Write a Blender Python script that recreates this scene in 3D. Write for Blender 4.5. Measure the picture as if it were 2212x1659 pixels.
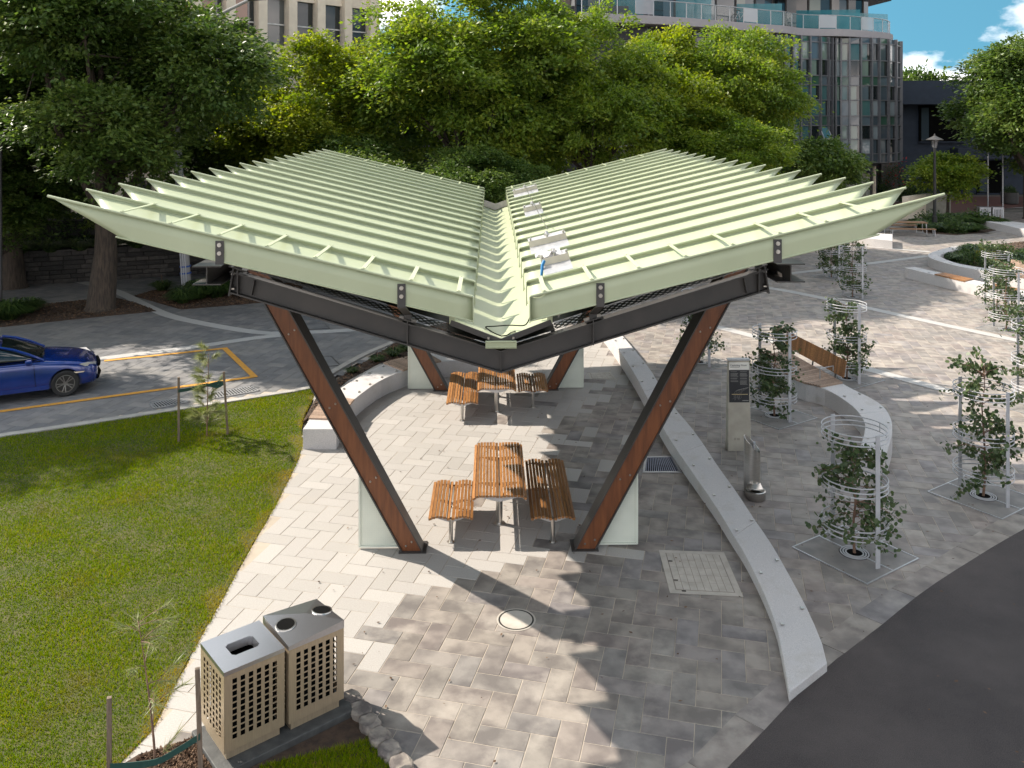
import bpy, bmesh, math, random
import numpy as np
from mathutils import Vector, Matrix
for o in list(bpy.data.objects): bpy.data.objects.remove(o)
S = bpy.context.scene
COL = S.collection
# ------------------------------------------------------------------ camera, world, sun, exposure
cam = bpy.data.cameras.new("camera"); camo = bpy.data.objects.new("camera", cam); COL.objects.link(camo)
camo.location = (0, 0, 7); camo.rotation_euler = (math.radians(90), 0, 0)
cam.sensor_width = 36; cam.lens = 30.434; cam.shift_y = -0.25746; cam.clip_end = 6000; cam.clip_start = .1
S.camera = camo
SUN = Vector((-1.05, .49, 1)).normalized()
SUN_EL = math.asin(SUN.z); SUN_AZ = math.atan2(SUN.x, SUN.y)
W = bpy.data.worlds.new("World"); S.world = W; W.use_nodes = True
nt = W.node_tree; nt.nodes.clear()
def wn(t, **k):
    n = nt.nodes.new(t)
    for a, b in k.items(): setattr(n, a, b)
    return n
out = wn('ShaderNodeOutputWorld'); bg = wn('ShaderNodeBackground'); bg.inputs[1].default_value = .15
sky = wn('ShaderNodeTexSky', sky_type='NISHITA', sun_disc=False, sun_elevation=SUN_EL, sun_rotation=SUN_AZ)
sky.air_density = 1.2; sky.dust_density = .6; sky.ozone_density = 1.5
tc = wn('ShaderNodeTexCoord'); mp = wn('ShaderNodeMapping'); mp.inputs['Scale'].default_value = (1, 1, 1.9)
mp.inputs['Location'].default_value = (5.37, .1, 1.711)
nz = wn('ShaderNodeTexNoise'); nz.inputs['Scale'].default_value = 3.6; nz.inputs['Detail'].default_value = 9; nz.inputs['Roughness'].default_value = .55
rp = wn('ShaderNodeValToRGB'); rp.color_ramp.elements[0].position = .515; rp.color_ramp.elements[1].position = .64
mx = wn('ShaderNodeMix', data_type='RGBA'); mx.inputs[7].default_value = (9.7, 8.8, 8.4, 1)
tint = wn('ShaderNodeMix', data_type='RGBA', blend_type='MULTIPLY'); tint.inputs[0].default_value = 1; tint.inputs[7].default_value = (.33, .61, .53, 1)
L = nt.links.new
L(tc.outputs['Generated'], mp.inputs['Vector']); L(mp.outputs[0], nz.inputs['Vector']); sx = wn('ShaderNodeSeparateXYZ'); L(tc.outputs['Generated'], sx.inputs[0])
ma = wn('ShaderNodeMapRange'); ma.inputs[1].default_value = .02; ma.inputs[2].default_value = .22; ma.inputs[3].default_value = .075; ma.inputs[4].default_value = .03; L(sx.outputs[2], ma.inputs[0])
ad = wn('ShaderNodeMath', operation='ADD'); L(nz.outputs[0], ad.inputs[0]); L(ma.outputs[0], ad.inputs[1]); L(ad.outputs[0], rp.inputs[0])
vo = wn('ShaderNodeVectorMath', operation='ADD'); vo.inputs[1].default_value = (0, 0, .5); L(tc.outputs['Generated'], vo.inputs[0]); vz = wn('ShaderNodeVectorMath', operation='NORMALIZE'); L(vo.outputs[0], vz.inputs[0]); L(vz.outputs[0], sky.inputs[0]); L(sky.outputs[0], tint.inputs[6]); L(rp.outputs[0], mx.inputs[0]); L(tint.outputs[2], mx.inputs[6]); L(mx.outputs[2], bg.inputs[0]); L(bg.outputs[0], out.inputs[0])
sl = bpy.data.lights.new("sun", 'SUN'); sl.energy = 3.8; sl.angle = math.radians(.55); sl.color = (1, .91, .79)
so = bpy.data.objects.new("sun", sl); COL.objects.link(so); so.rotation_euler = (-SUN).to_track_quat('-Z', 'Y').to_euler(); so.location = (-30, 20, 40)
S.view_settings.view_transform = 'Standard'; S.view_settings.look = 'None'; S.view_settings.gamma = 1
S.view_settings.use_curve_mapping = False; S.view_settings.exposure = 1.28
S.render.engine = 'CYCLES'; S.cycles.max_bounces = 6; S.cycles.diffuse_bounces = 3; S.cycles.glossy_bounces = 3
S.cycles.transmission_bounces = 4; S.cycles.transparent_max_bounces = 6; S.cycles.use_denoising = True
S.cycles.caustics_reflective = False; S.cycles.caustics_refractive = False; S.cycles.sample_clamp_indirect = 6

# ------------------------------------------------------------------ helpers
R = random.Random(7)
rng = np.random.default_rng(7)
F_, CX, HZ, CH = 1870., 1106., 260., 7.
def P(u, v, z=0.):
    y = F_ * (CH - z) / (v - HZ); return ((u - CX) * y / F_, y)
def PL(l, z=0.): return [P(u, v, z) for u, v in l]
class MB:
    def __init__(s): s.v = []; s.f = []; s.m = []
    def add(s, vs, fs, mi=0):
        n = len(s.v); s.v += [tuple(p) for p in vs]; s.f += [tuple(n + i for i in f) for f in fs]; s.m += [mi] * len(fs); return s
    def box(s, c, d, rz=0., mi=0, M=None):
        x, y, z = d[0] / 2, d[1] / 2, d[2] / 2
        vs = [Vector((a * x, b * y, e * z)) for a in (-1, 1) for b in (-1, 1) for e in (-1, 1)]
        m = M if M is not None else Matrix.Rotation(rz, 3, 'Z')
        c = Vector(c)
        return s.add([m @ p + c for p in vs], [(0, 1, 3, 2), (4, 6, 7, 5), (0, 4, 5, 1), (2, 3, 7, 6), (0, 2, 6, 4), (1, 5, 7, 3)], mi)
    def bar(s, a, b, w, h, mi=0, up=(0, 0, 1)):
        a, b = Vector(a), Vector(b); d = (b - a); l = d.length; d.normalize(); up = Vector(up)
        x = d.cross(up)
        if x.length < 1e-4: x = d.cross(Vector((0, 1, 0)))
        x.normalize(); z = x.cross(d)
        M = Matrix((x, d, z)).transposed()
        return s.box((a + b) / 2, (w, l, h), M=M, mi=mi)
    def tube(s, pts, r, n=6, closed=False, mi=0, cap=True):
        pts = [Vector(p) for p in pts]; k = len(pts); rs = r if isinstance(r, (list, tuple)) else [r] * k
        vs = []; prev = None
        for i, p in enumerate(pts):
            if closed: d = pts[(i + 1) % k] - pts[i - 1]
            else: d = pts[min(i + 1, k - 1)] - pts[max(i - 1, 0)]
            d.normalize()
            if prev is None:
                a = d.cross(Vector((0, 0, 1)))
                if a.length < .05: a = d.cross(Vector((1, 0, 0)))
            else: a = prev - d * prev.dot(d)
            a.normalize(); prev = a; b = d.cross(a)
            for j in range(n):
                t = 2 * math.pi * j / n; vs.append(p + (a * math.cos(t) + b * math.sin(t)) * rs[i])
        fs = []
        for i in range(k if closed else k - 1):
            i2 = (i + 1) % k
            for j in range(n): fs.append((i * n + j, i * n + (j + 1) % n, i2 * n + (j + 1) % n, i2 * n + j))
        if cap and not closed: fs += [tuple(range(n - 1, -1, -1)), tuple((k - 1) * n + j for j in range(n))]
        return s.add(vs, fs, mi)
    def lathe(s, prof, c=(0, 0, 0), n=16, mi=0, axis='z', M=None):
        vs = []
        for r, z in prof:
            for j in range(n):
                t = 2 * math.pi * j / n; p = Vector((r * math.cos(t), r * math.sin(t), z))
                if axis == 'y': p = Vector((p.x, p.z, p.y))
                if M is not None: p = M @ p
                vs.append(p + Vector(c))
        fs = [(i * n + j, i * n + (j + 1) % n, (i + 1) * n + (j + 1) % n, (i + 1) * n + j) for i in range(len(prof) - 1) for j in range(n)]
        return s.add(vs, fs, mi)
    def cyl(s, c, r, h, n=12, mi=0, axis='z'):
        return s.lathe([(0, 0), (r, 0), (r, h), (0, h)], c, n, mi, axis)
    def prism(s, poly, z0, z1, mi=0):
        n = len(poly); zt = z1 if isinstance(z1, (list, tuple)) else [z1] * n
        a = sum(poly[i][0] * poly[(i + 1) % n][1] - poly[(i + 1) % n][0] * poly[i][1] for i in range(n))
        if a < 0: poly = poly[::-1]; zt = zt[::-1]
        vs = [(x, y, z0) for x, y in poly] + [(p[0], p[1], z) for p, z in zip(poly, zt)]
        return s.add(vs, [tuple(range(n, 2 * n)), tuple(range(n - 1, -1, -1))] + [(i, (i + 1) % n, n + (i + 1) % n, n + i) for i in range(n)], mi)
    def sheet(s, poly, z, mi=0):
        n = len(poly)
        a = sum(poly[i][0] * poly[(i + 1) % n][1] - poly[(i + 1) % n][0] * poly[i][1] for i in range(n))
        if a < 0: poly = poly[::-1]
        return s.add([(x, y, z) for x, y in poly], [tuple(range(n))], mi)
    def ribbon(s, pts, w, z, mi=0):
        A, B = offset(pts, w / 2), offset(pts, -w / 2); n = len(pts)
        return s.add([(x, y, z) for x, y in A] + [(x, y, z) for x, y in B], [(i, n + i, n + i + 1, i + 1) if True else 0 for i in range(n - 1)], mi)
    def stripwall(s, A, B, z0, zt, mi=0):
        n = len(A); zs = zt if isinstance(zt, (list, tuple)) else [zt] * n
        vs = [(a[0], a[1], z) for a, z in zip(A, zs)] + [(b[0], b[1], z) for b, z in zip(B, zs)] + [(a[0], a[1], z0) for a in A] + [(b[0], b[1], z0) for b in B]
        fs = []
        for i in range(n - 1):
            fs += [(i, i + 1, n + i + 1, n + i), (2 * n + i, 2 * n + i + 1, i + 1, i), (n + i, n + i + 1, 3 * n + i + 1, 3 * n + i)]
        fs += [(0, n, 3 * n, 2 * n), (n - 1, 3 * n - 1, 4 * n - 1, 2 * n - 1)]
        return s.add(vs, fs, mi)
    def sweep(s, sec, stations, mi=0):
        k = len(sec); vs = []
        for fn in stations: vs += [fn(a, b) for a, b in sec]
        fs = [(i * k + j, i * k + (j + 1) % k, (i + 1) * k + (j + 1) % k, (i + 1) * k + j) for i in range(len(stations) - 1) for j in range(k)]
        fs += [tuple(range(k - 1, -1, -1)), tuple((len(stations) - 1) * k + j for j in range(k))]
        return s.add(vs, fs, mi)
    def mesh(s, name, mats, smooth=False):
        me = bpy.data.meshes.new(name); me.from_pydata(s.v, [], s.f)
        for m in (mats if isinstance(mats, (list, tuple)) else [mats]): me.materials.append(m)
        if len(set(s.m)) > 1: me.polygons.foreach_set('material_index', s.m)
        bm = bmesh.new(); bm.from_mesh(me); bmesh.ops.recalc_face_normals(bm, faces=bm.faces); bm.to_mesh(me); bm.free()
        if smooth:
            me.polygons.foreach_set('use_smooth', [True] * len(me.polygons))
            me.set_sharp_from_angle(angle=math.radians(42))
        me.update(); return me
    def build(s, name, mats, parent=None, smooth=False, bevel=0, **kw):
        return link(name, s.mesh(name, mats, smooth), parent, bevel=bevel, **kw)
def link(name, me, parent=None, loc=(0, 0, 0), rz=0., bevel=0, kind=None, label=None, cat=None, group=None):
    o = bpy.data.objects.new(name, me); COL.objects.link(o); o.location = loc; o.rotation_euler = (0, 0, rz)
    if parent is not None: o.parent = parent
    if bevel:
        b = o.modifiers.new('bevel', 'BEVEL'); b.width = bevel; b.segments = 2; b.limit_method = 'ANGLE'; b.angle_limit = math.radians(40)
    tag(o, label, cat, group, kind); return o
def tag(o, label=None, cat=None, group=None, kind=None):
    for k, v in (('label', label), ('category', cat), ('group', group), ('kind', kind)):
        if v: o[k] = v
    return o
def thing(name, label, cat, loc=(0, 0, 0), rz=0., group=None):
    o = bpy.data.objects.new(name, None); COL.objects.link(o); o.location = loc; o.rotation_euler = (0, 0, rz); o.empty_display_size = .2
    return tag(o, label, cat, group)
def dup(root, loc, rz, label, sc=None):
    r = root.copy(); COL.objects.link(r); r.location = loc; r.rotation_euler = (0, 0, rz); r['label'] = label
    if sc: r.scale = (sc,) * 3 if not isinstance(sc, tuple) else sc
    for ch in list(root.children):
        c = ch.copy(); COL.objects.link(c); c.parent = r
        for g in list(ch.children):
            d = g.copy(); COL.objects.link(d); d.parent = c
    return r
def offset(pts, d):
    r = []; n = len(pts)
    for i in range(n):
        a = pts[max(i - 1, 0)]; b = pts[min(i + 1, n - 1)]
        t = Vector((b[0] - a[0], b[1] - a[1])).normalized(); r.append((pts[i][0] - t.y * d, pts[i][1] + t.x * d))
    return r
def resample(pts, n):
    p = np.array(pts, float); d = np.r_[0, np.cumsum(np.linalg.norm(np.diff(p, axis=0), axis=1))]
    t = np.linspace(0, d[-1], n); return [tuple(np.interp(x, d, p[:, k]) for k in range(p.shape[1])) for x in t]
def spline(pts, n):
    p = [Vector(list(q) + [0] * (3 - len(q))) for q in pts]; p = [2 * p[0] - p[1]] + p + [2 * p[-1] - p[-2]]; o = []
    for i in range(1, len(p) - 2):
        for j in range(8):
            t = j / 8; a, b, c, d = p[i - 1:i + 3]
            o.append(.5 * ((2 * b) + (c - a) * t + (2 * a - 5 * b + 4 * c - d) * t * t + (3 * b - a - 3 * c + d) * t ** 3))
    o.append(p[-2]); k = len(pts[0]); return resample([tuple(q)[:k] for q in o], n)
def inpoly(X, Y, poly):
    c = np.zeros(np.shape(X), bool); n = len(poly)
    for i in range(n):
        x1, y1 = poly[i]; x2, y2 = poly[(i + 1) % n]
        k = (y1 > Y) != (y2 > Y)
        with np.errstate(divide='ignore', invalid='ignore'): xi = (x2 - x1) * (Y - y1) / (y2 - y1 + 1e-12) + x1
        c ^= k & (X < xi)
    return c
def np_mesh(name, V, Fc, mats, tint=None, smooth=False):
    V = np.asarray(V, np.float32); Fc = np.asarray(Fc, np.int32); k = Fc.shape[1]; n = len(Fc)
    me = bpy.data.meshes.new(name); me.vertices.add(len(V)); me.vertices.foreach_set('co', V.ravel())
    me.loops.add(n * k); me.loops.foreach_set('vertex_index', Fc.ravel()); me.polygons.add(n)
    me.polygons.foreach_set('loop_start', np.arange(0, n * k, k, dtype=np.int32))
    for m in (mats if isinstance(mats, (list, tuple)) else [mats]): me.materials.append(m)
    if not smooth: me.polygons.foreach_set('use_smooth', np.zeros(n, bool))
    if tint is not None:
        a = me.attributes.new('tint', 'FLOAT', 'FACE'); a.data.foreach_set('value', np.asarray(tint, np.float32))
    if smooth: me.polygons.foreach_set('use_smooth', np.ones(n, bool))
    me.update(calc_edges=True); me.validate(); return me
# ------------------------------------------------------------------ materials
MATS = {}
def mat(name, col, rough=.6, metal=0., col2=None, scale=4., detail=5., bump=0., bscale=30., stretch=(1, 1, 1), world=False, rand=0., tint=None, contrast=(.35, .65), trans=0., spec=.5, coat=0., stain=None, alpha=None, bdist=.02):
    m = bpy.data.materials.new(name); m.use_nodes = True; MATS[name] = m; t = m.node_tree; N = t.nodes; b = N['Principled BSDF']; Lk = t.links.new
    b.inputs['Roughness'].default_value = rough; b.inputs['Metallic'].default_value = metal; b.inputs['Specular IOR Level'].default_value = spec
    b.inputs['Base Color'].default_value = (*col, 1)
    if coat: b.inputs['Coat Weight'].default_value = coat; b.inputs['Coat Roughness'].default_value = .05
    co = N.new('ShaderNodeNewGeometry').outputs['Position'] if world else N.new('ShaderNodeTexCoord').outputs['Object']
    oi = N.new('ShaderNodeObjectInfo')
    mpn = N.new('ShaderNodeMapping'); mpn.inputs['Scale'].default_value = stretch; Lk(co, mpn.inputs['Vector'])
    vec = mpn.outputs[0]
    at = None
    if tint is not None:
        at = N.new('ShaderNodeAttribute'); at.attribute_name = 'tint'
    if rand or at:
        cb = N.new('ShaderNodeVectorMath'); cb.operation = 'ADD'; cm = N.new('ShaderNodeVectorMath'); cm.operation = 'SCALE'; cm.inputs['Scale'].default_value = 37.
        cx = N.new('ShaderNodeCombineXYZ'); Lk(at.outputs['Fac'] if at else oi.outputs['Random'], cx.inputs[0]); Lk(at.outputs['Fac'] if at else oi.outputs['Random'], cx.inputs[1]); Lk(cx.outputs[0], cm.inputs[0]); Lk(vec, cb.inputs[0]); Lk(cm.outputs[0], cb.inputs[1]); vec = cb.outputs[0]
    colout = None
    nzn = N.new('ShaderNodeTexNoise'); nzn.inputs['Scale'].default_value = scale; nzn.inputs['Detail'].default_value = detail; Lk(vec, nzn.inputs['Vector'])
    if col2 is None: col2 = tuple(c * .8 for c in col)
    r = N.new('ShaderNodeMapRange'); r.inputs[1].default_value = contrast[0]; r.inputs[2].default_value = contrast[1]; Lk(nzn.outputs[0], r.inputs[0])
    mxn = N.new('ShaderNodeMix'); mxn.data_type = 'RGBA'; Lk(r.outputs[0], mxn.inputs[0]); mxn.inputs[6].default_value = (*col, 1); mxn.inputs[7].default_value = (*col2, 1)
    if at:
        cr = N.new('ShaderNodeValToRGB'); cr.color_ramp.interpolation = 'LINEAR'
        e = cr.color_ramp.elements
        while len(e) > 1: e.remove(e[-1])
        e[0].position = 0; e[0].color = (*tint[0], 1)
        for i, c in enumerate(tint[1:]):
            q = e.new((i + 1) / (len(tint) - 1)); q.color = (*c, 1)
        Lk(at.outputs['Fac'], cr.inputs[0])
        m2 = N.new('ShaderNodeMix'); m2.data_type = 'RGBA'; m2.blend_type = 'MULTIPLY'; m2.inputs[0].default_value = 1; Lk(cr.outputs[0], m2.inputs[6]); Lk(mxn.outputs[2], m2.inputs[7]); colout = m2.outputs[2]
    else: colout = mxn.outputs[2]
    if rand:
        hv = N.new('ShaderNodeHueSaturation'); mr = N.new('ShaderNodeMapRange'); mr.inputs[3].default_value = 1 - rand; mr.inputs[4].default_value = 1 + rand; Lk(oi.outputs['Random'], mr.inputs[0]); Lk(mr.outputs[0], hv.inputs['Value']); Lk(colout, hv.inputs['Color']); colout = hv.outputs[0]
    if stain:
        n3 = N.new('ShaderNodeTexNoise'); n3.inputs['Scale'].default_value = stain[1]; n3.inputs['Detail'].default_value = 7; n3.inputs['Roughness'].default_value = .62
        pg = N.new('ShaderNodeNewGeometry'); Lk(pg.outputs['Position'], n3.inputs['Vector'])
        r3 = N.new('ShaderNodeMapRange'); r3.inputs[1].default_value = stain[2]; r3.inputs[2].default_value = stain[3]; r3.inputs[4].default_value = stain[4]; Lk(n3.outputs[0], r3.inputs[0])
        m3 = N.new('ShaderNodeMix'); m3.data_type = 'RGBA'; Lk(r3.outputs[0], m3.inputs[0]); Lk(colout, m3.inputs[6]); m3.inputs[7].default_value = (*stain[0], 1); colout = m3.outputs[2]
    Lk(colout, b.inputs['Base Color'])
    if bump:
        n2 = N.new('ShaderNodeTexNoise'); n2.inputs['Scale'].default_value = bscale; n2.inputs['Detail'].default_value = 4; Lk(vec, n2.inputs['Vector'])
        bp = N.new('ShaderNodeBump'); bp.inputs['Strength'].default_value = bump; bp.inputs['Distance'].default_value = bdist; Lk(n2.outputs[0], bp.inputs['Height']); Lk(bp.outputs[0], b.inputs['Normal'])
    if trans:
        tr = N.new('ShaderNodeBsdfTranslucent'); hs = N.new('ShaderNodeHueSaturation'); hs.inputs['Value'].default_value = 1.5; hs.inputs['Saturation'].default_value = 1.1; Lk(colout, hs.inputs['Color']); Lk(hs.outputs[0], tr.inputs[0])
        ms = N.new('ShaderNodeMixShader'); ms.inputs[0].default_value = trans; Lk(b.outputs[0], ms.inputs[1]); Lk(tr.outputs[0], ms.inputs[2]); Lk(ms.outputs[0], N['Material Output'].inputs[0])
    if alpha is not None: b.inputs['Alpha'].default_value = alpha
    return m
def glass(name, col, rough=.02, alpha=.25):
    m = bpy.data.materials.new(name); m.use_nodes = True; N = m.node_tree.nodes; Lk = m.node_tree.links.new; b = N['Principled BSDF']
    b.inputs['Base Color'].default_value = (*col, 1); b.inputs['Roughness'].default_value = rough; b.inputs['Specular IOR Level'].default_value = .6; b.inputs['Alpha'].default_value = alpha
    return m
M_ground = mat('ground_soil', (.16, .14, .12), .9, world=True)
M_grout = mat('grout', (.43, .37, .30), .9, scale=1.5, col2=(.33, .28, .225), world=True)
M_blue = mat('bluestone', (1, 1, 1), .62, scale=2.6, detail=9, col2=(.56, .55, .57), world=True, tint=[(.225, .208, .195), (.25, .225, .198), (.27, .237, .205), (.232, .214, .21), (.26, .222, .198), (.29, .256, .222)], contrast=(.38, .62), bump=.12, bscale=40, stain=((.40, .36, .315), 1.3, .53, .70, .6))
M_blue_lit = mat('bluestone_sunlit', (1, 1, 1), .62, scale=2.6, detail=9, col2=(.60, .585, .60), world=True, tint=[(.25, .228, .21), (.285, .255, .225), (.31, .272, .235), (.262, .24, .232), (.295, .25, .222), (.335, .295, .255)], contrast=(.38, .62), bump=.12, bscale=40, stain=((.42, .37, .32), 1.1, .53, .70, .6))  # bluestone again, lighter and warmer: the plaza's sunlight is put into the colour
M_slate = mat('street_stone', (1, 1, 1), .6, scale=2.2, detail=8, col2=(.72, .72, .74), world=True, tint=[(.15, .15, .155), (.19, .185, .185), (.22, .21, .20)], contrast=(.36, .64), bump=.1, bscale=40, stain=((.30, .28, .26), .6, .55, .75, .5))
M_granite = mat('granite_paver', (1, 1, 1), .7, scale=60, detail=3, col2=(.86, .84, .82), world=True, tint=[(.345, .326, .306), (.385, .366, .345), (.37, .35, .332), (.415, .394, .372)], bump=.1, bscale=80, stain=((.36, .32, .27), 1.1, .58, .78, .45))
M_gwall = mat('granite_wall', (.56, .535, .525), .75, scale=140, detail=2, col2=(.41, .395, .395), world=True, bump=.12, bscale=120, contrast=(.42, .58), stain=((.32, .27, .205), 1.7, .54, .78, .5))
M_band = mat('pale_strip', (.42, .405, .39), .7, scale=50, detail=4, col2=(.35, .34, .33), world=True, stain=((.3, .29, .27), 1.5, .55, .8, .5))
M_kerb = mat('kerb_concrete', (.40, .375, .345), .85, scale=3, detail=8, col2=(.30, .285, .265), world=True, bump=.1, bscale=60)
M_asph = mat('asphalt', (.062, .049, .048), .85, scale=110, detail=2, col2=(.016, .014, .0135), world=True, bump=.7, bscale=160, bdist=.008, stain=((.085, .070, .066), .55, .40, .72, .75))
M_roof = mat('pale_green_paint', (.405, .44, .29), .38, scale=1.2, col2=(.37, .405, .262), bump=.05, bscale=9, stretch=(1, .25, .25), stain=((.33, .35, .25), 2.2, .55, .8, .45))
M_steel = mat('charcoal_steel', (.040, .038, .037), .42, scale=3, col2=(.055, .05, .047), bump=.03, bscale=60)
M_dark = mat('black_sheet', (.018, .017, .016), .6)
M_timber = mat('jarrah_board', (.19, .066, .024), .42, scale=4, detail=8, col2=(.12, .040, .015), stretch=(5, 5, .5), rand=.12, bump=.03, bscale=20)
M_slat = mat('oiled_slat', (.31, .145, .048), .42, scale=6, detail=8, col2=(.20, .085, .028), stretch=(9, .8, 9), rand=.32, bump=.08, bscale=25)
M_slatpale = mat('weathered_slat', (.36, .255, .19), .6, scale=6, detail=8, col2=(.25, .17, .12), stretch=(9, 1, 9), rand=.25)
M_inox = mat('brushed_steel', (.55, .53, .50), .28, 1., scale=8, col2=(.46, .44, .41), stretch=(1, 1, 12))
M_binst = mat('bin_steel', (.46, .36, .245), .40, .5, scale=6, col2=(.40, .315, .215), stretch=(14, 14, 1))
M_binlid = mat('bin_lid_steel', (.50, .50, .53), .30, .95, scale=30, col2=(.46, .46, .48), stretch=(1, 14, 1))
M_galv = mat('galvanised', (.50, .495, .505), .4, .6, scale=10, col2=(.42, .42, .43))
M_white = mat('white_steel', (.44, .44, .455), .4, scale=5, col2=(.38, .38, .40))
M_panel = mat('perforated_white', (.66, .69, .60), .5, scale=3, col2=(.60, .63, .55))
M_black = mat('black_rubber', (.006, .006, .006), .9, spec=.05)
M_soil = mat('mulch_soil', (.075, .045, .028), .95, scale=9, detail=8, col2=(.035, .022, .015), world=True, bump=.6, bscale=30)
M_chip = mat('bark_chip', (1, 1, 1), .9, tint=[(.055, .03, .018), (.12, .065, .035), (.20, .12, .07)], col2=(.7, .7, .7))
M_turf = mat('turf_soil', (.05, .06, .012), .95, scale=3, detail=7, col2=(.085, .075, .025), world=True, bump=.5, bscale=60)
M_grass = mat('grass_blade', (1, 1, 1), .6, spec=.04, scale=.75, detail=6, col2=(1.25, 1.02, .85), world=True, tint=[(.055, .105, .002), (.112, .190, .002), (.178, .258, .003), (.27, .245, .035)], contrast=(.42, .60), trans=.3, stain=((.20, .155, .04), .8, .56, .74, .65))
M_bark = mat('bark', (.085, .062, .045), .9, scale=3, detail=9, col2=(.035, .026, .02), stretch=(6, 6, .8), bump=.9, bscale=14)
M_stem = mat('sapling_bark', (.22, .13, .085), .8, scale=8, col2=(.12, .07, .05))
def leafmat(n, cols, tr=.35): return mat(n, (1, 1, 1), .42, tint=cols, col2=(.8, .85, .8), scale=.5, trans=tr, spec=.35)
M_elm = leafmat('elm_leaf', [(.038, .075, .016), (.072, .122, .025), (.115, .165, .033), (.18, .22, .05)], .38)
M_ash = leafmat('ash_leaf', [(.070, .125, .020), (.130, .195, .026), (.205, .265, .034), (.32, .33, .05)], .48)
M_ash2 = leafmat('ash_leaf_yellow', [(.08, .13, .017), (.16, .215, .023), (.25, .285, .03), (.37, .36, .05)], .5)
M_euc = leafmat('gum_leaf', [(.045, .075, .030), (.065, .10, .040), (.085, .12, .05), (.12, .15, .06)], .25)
M_hedge = leafmat('shrub_leaf', [(.022, .045, .014), (.04, .075, .02), (.065, .11, .028), (.10, .14, .035)], .3)
M_needle = leafmat('needle', [(.17, .20, .08), (.24, .26, .11), (.34, .33, .15)], .3)
M_redfl = leafmat('red_flower', [(.45, .03, .04), (.55, .06, .06)], .3)
M_yelleaf = leafmat('yellow_leaf', [(.20, .20, .03), (.32, .28, .05)], .4)
M_concrete = mat('cast_concrete', (.40, .37, .31), .85, scale=4, detail=8, col2=(.32, .295, .245), bump=.08, bscale=50)
M_ystone = mat('bluestone_block', (.055, .048, .042), .85, scale=7, detail=8, col2=(.03, .027, .025), rand=.5, bump=.6, bscale=15)
M_rough = mat('rough_rock', (.27, .235, .20), .85, scale=5, detail=9, col2=(.10, .085, .08), rand=.25, bump=.7, bscale=12, contrast=(.4, .6))
M_yellow = mat('yellow_paint', (.62, .30, .035), .7, scale=12, detail=8, col2=(.50, .24, .04), world=True)
M_cover = mat('cover_cement', (.46, .42, .37), .85, scale=6, detail=8, col2=(.38, .345, .30), world=True)
# ------------------------------------------------------------------ the setting
MB().sheet([(-2500, -60), (2500, -60), (2500, 5000), (-2500, 5000)], -.06).build('ground', M_ground, kind='structure')
lawn_edge = [(683, 842), (650, 917), (650, 975), (592, 1095), (543, 1178), (485, 1284), (433, 1376), (369, 1496), (338, 1564), (253, 1653)]
kerb_low = [(-420, 1018), (-180, 975), (0, 947), (150, 925), (382, 889), (580, 858), (683, 839)]
LAWN = spline(PL(kerb_low), 24) + spline(PL(lawn_edge), 24)[1:] + [P(235, 1672), (-4.6, 7.0), (-14, 6.5), (-22, 12)]
asph_edge = [(2.35, 9.36)] + PL([(1706, 1519.5), (1791, 1437.5), (1870, 1379.5), (1992.6, 1280.5), (2102, 1209), (2212, 1144)])
asph_edge = spline([(-1.5, 5.6), (1.0, 8.1)] + asph_edge + [(13, 17.7), (18, 21), (26, 25)], 60)
ASPH = asph_edge + [(40, 25), (40, -5), (-1.5, -5)]
MB().sheet(ASPH, .010).build('road', M_asph, kind='structure')
BED2 = PL([(235, 1672), (300, 1632), (430, 1596), (560, 1570), (740, 1530), (757, 1510), (800, 1575), (850, 1640), (880, 1690)]) + [(-1.1, 7.4), (-2, 5.5), (-6, 5.5)]
BED3 = PL([(690, 848), (700, 838), (851, 743), (930, 705), (1010, 690), (1060, 720), (985, 748), (905, 766), (820, 785), (752, 822), (718, 850), (663, 905), (654, 912)])
def yb(Y): return np.interp(Y, [9, 11.1, 11.5, 12.5, 13.2, 13.7, 15, 17, 19.5, 21.8, 23.4, 24.5], [-3.6, -2.15, -1.6, -1.35, -.7, .75, 1.45, 1.1, .95, 1.7, 2.4, 6.])
ANG = math.radians(-13.6); ca, sa = math.cos(ANG), math.sin(ANG); U_ = .302
FORE = PL([(683, 842), (700, 838), (860, 735), (960, 690), (1150, 660), (1300, 690)]) + [(2.9, 25.5)] + PL([(1380, 840), (1440, 960), (1520, 1090), (1600, 1240), (1680, 1400), (1712, 1515)]) + [(2.35, 9.4), (.8, 7.9), (-1.3, 5.6), (-4.6, 7.0), (-5.3, 9)] + PL([(253, 1653), (369, 1496), (485, 1284), (592, 1095), (650, 975)])
STREET = [(-34, 12), (-24, 14)] + PL([(-180, 975), (0, 940), (382, 880), (683, 836), (851, 738), (960, 690)]) + [(1.2, 31), (1.2, 44), (-34, 44)]
PLAZA = [(1.2, 31), (2.9, 25.5)] + PL([(1380, 840), (1440, 960), (1520, 1090), (1600, 1240), (1680, 1400), (1740, 1500)]) + asph_edge[22:58] + [(34, 30), (44, 66), (8, 66), (1.2, 44)]
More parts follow.
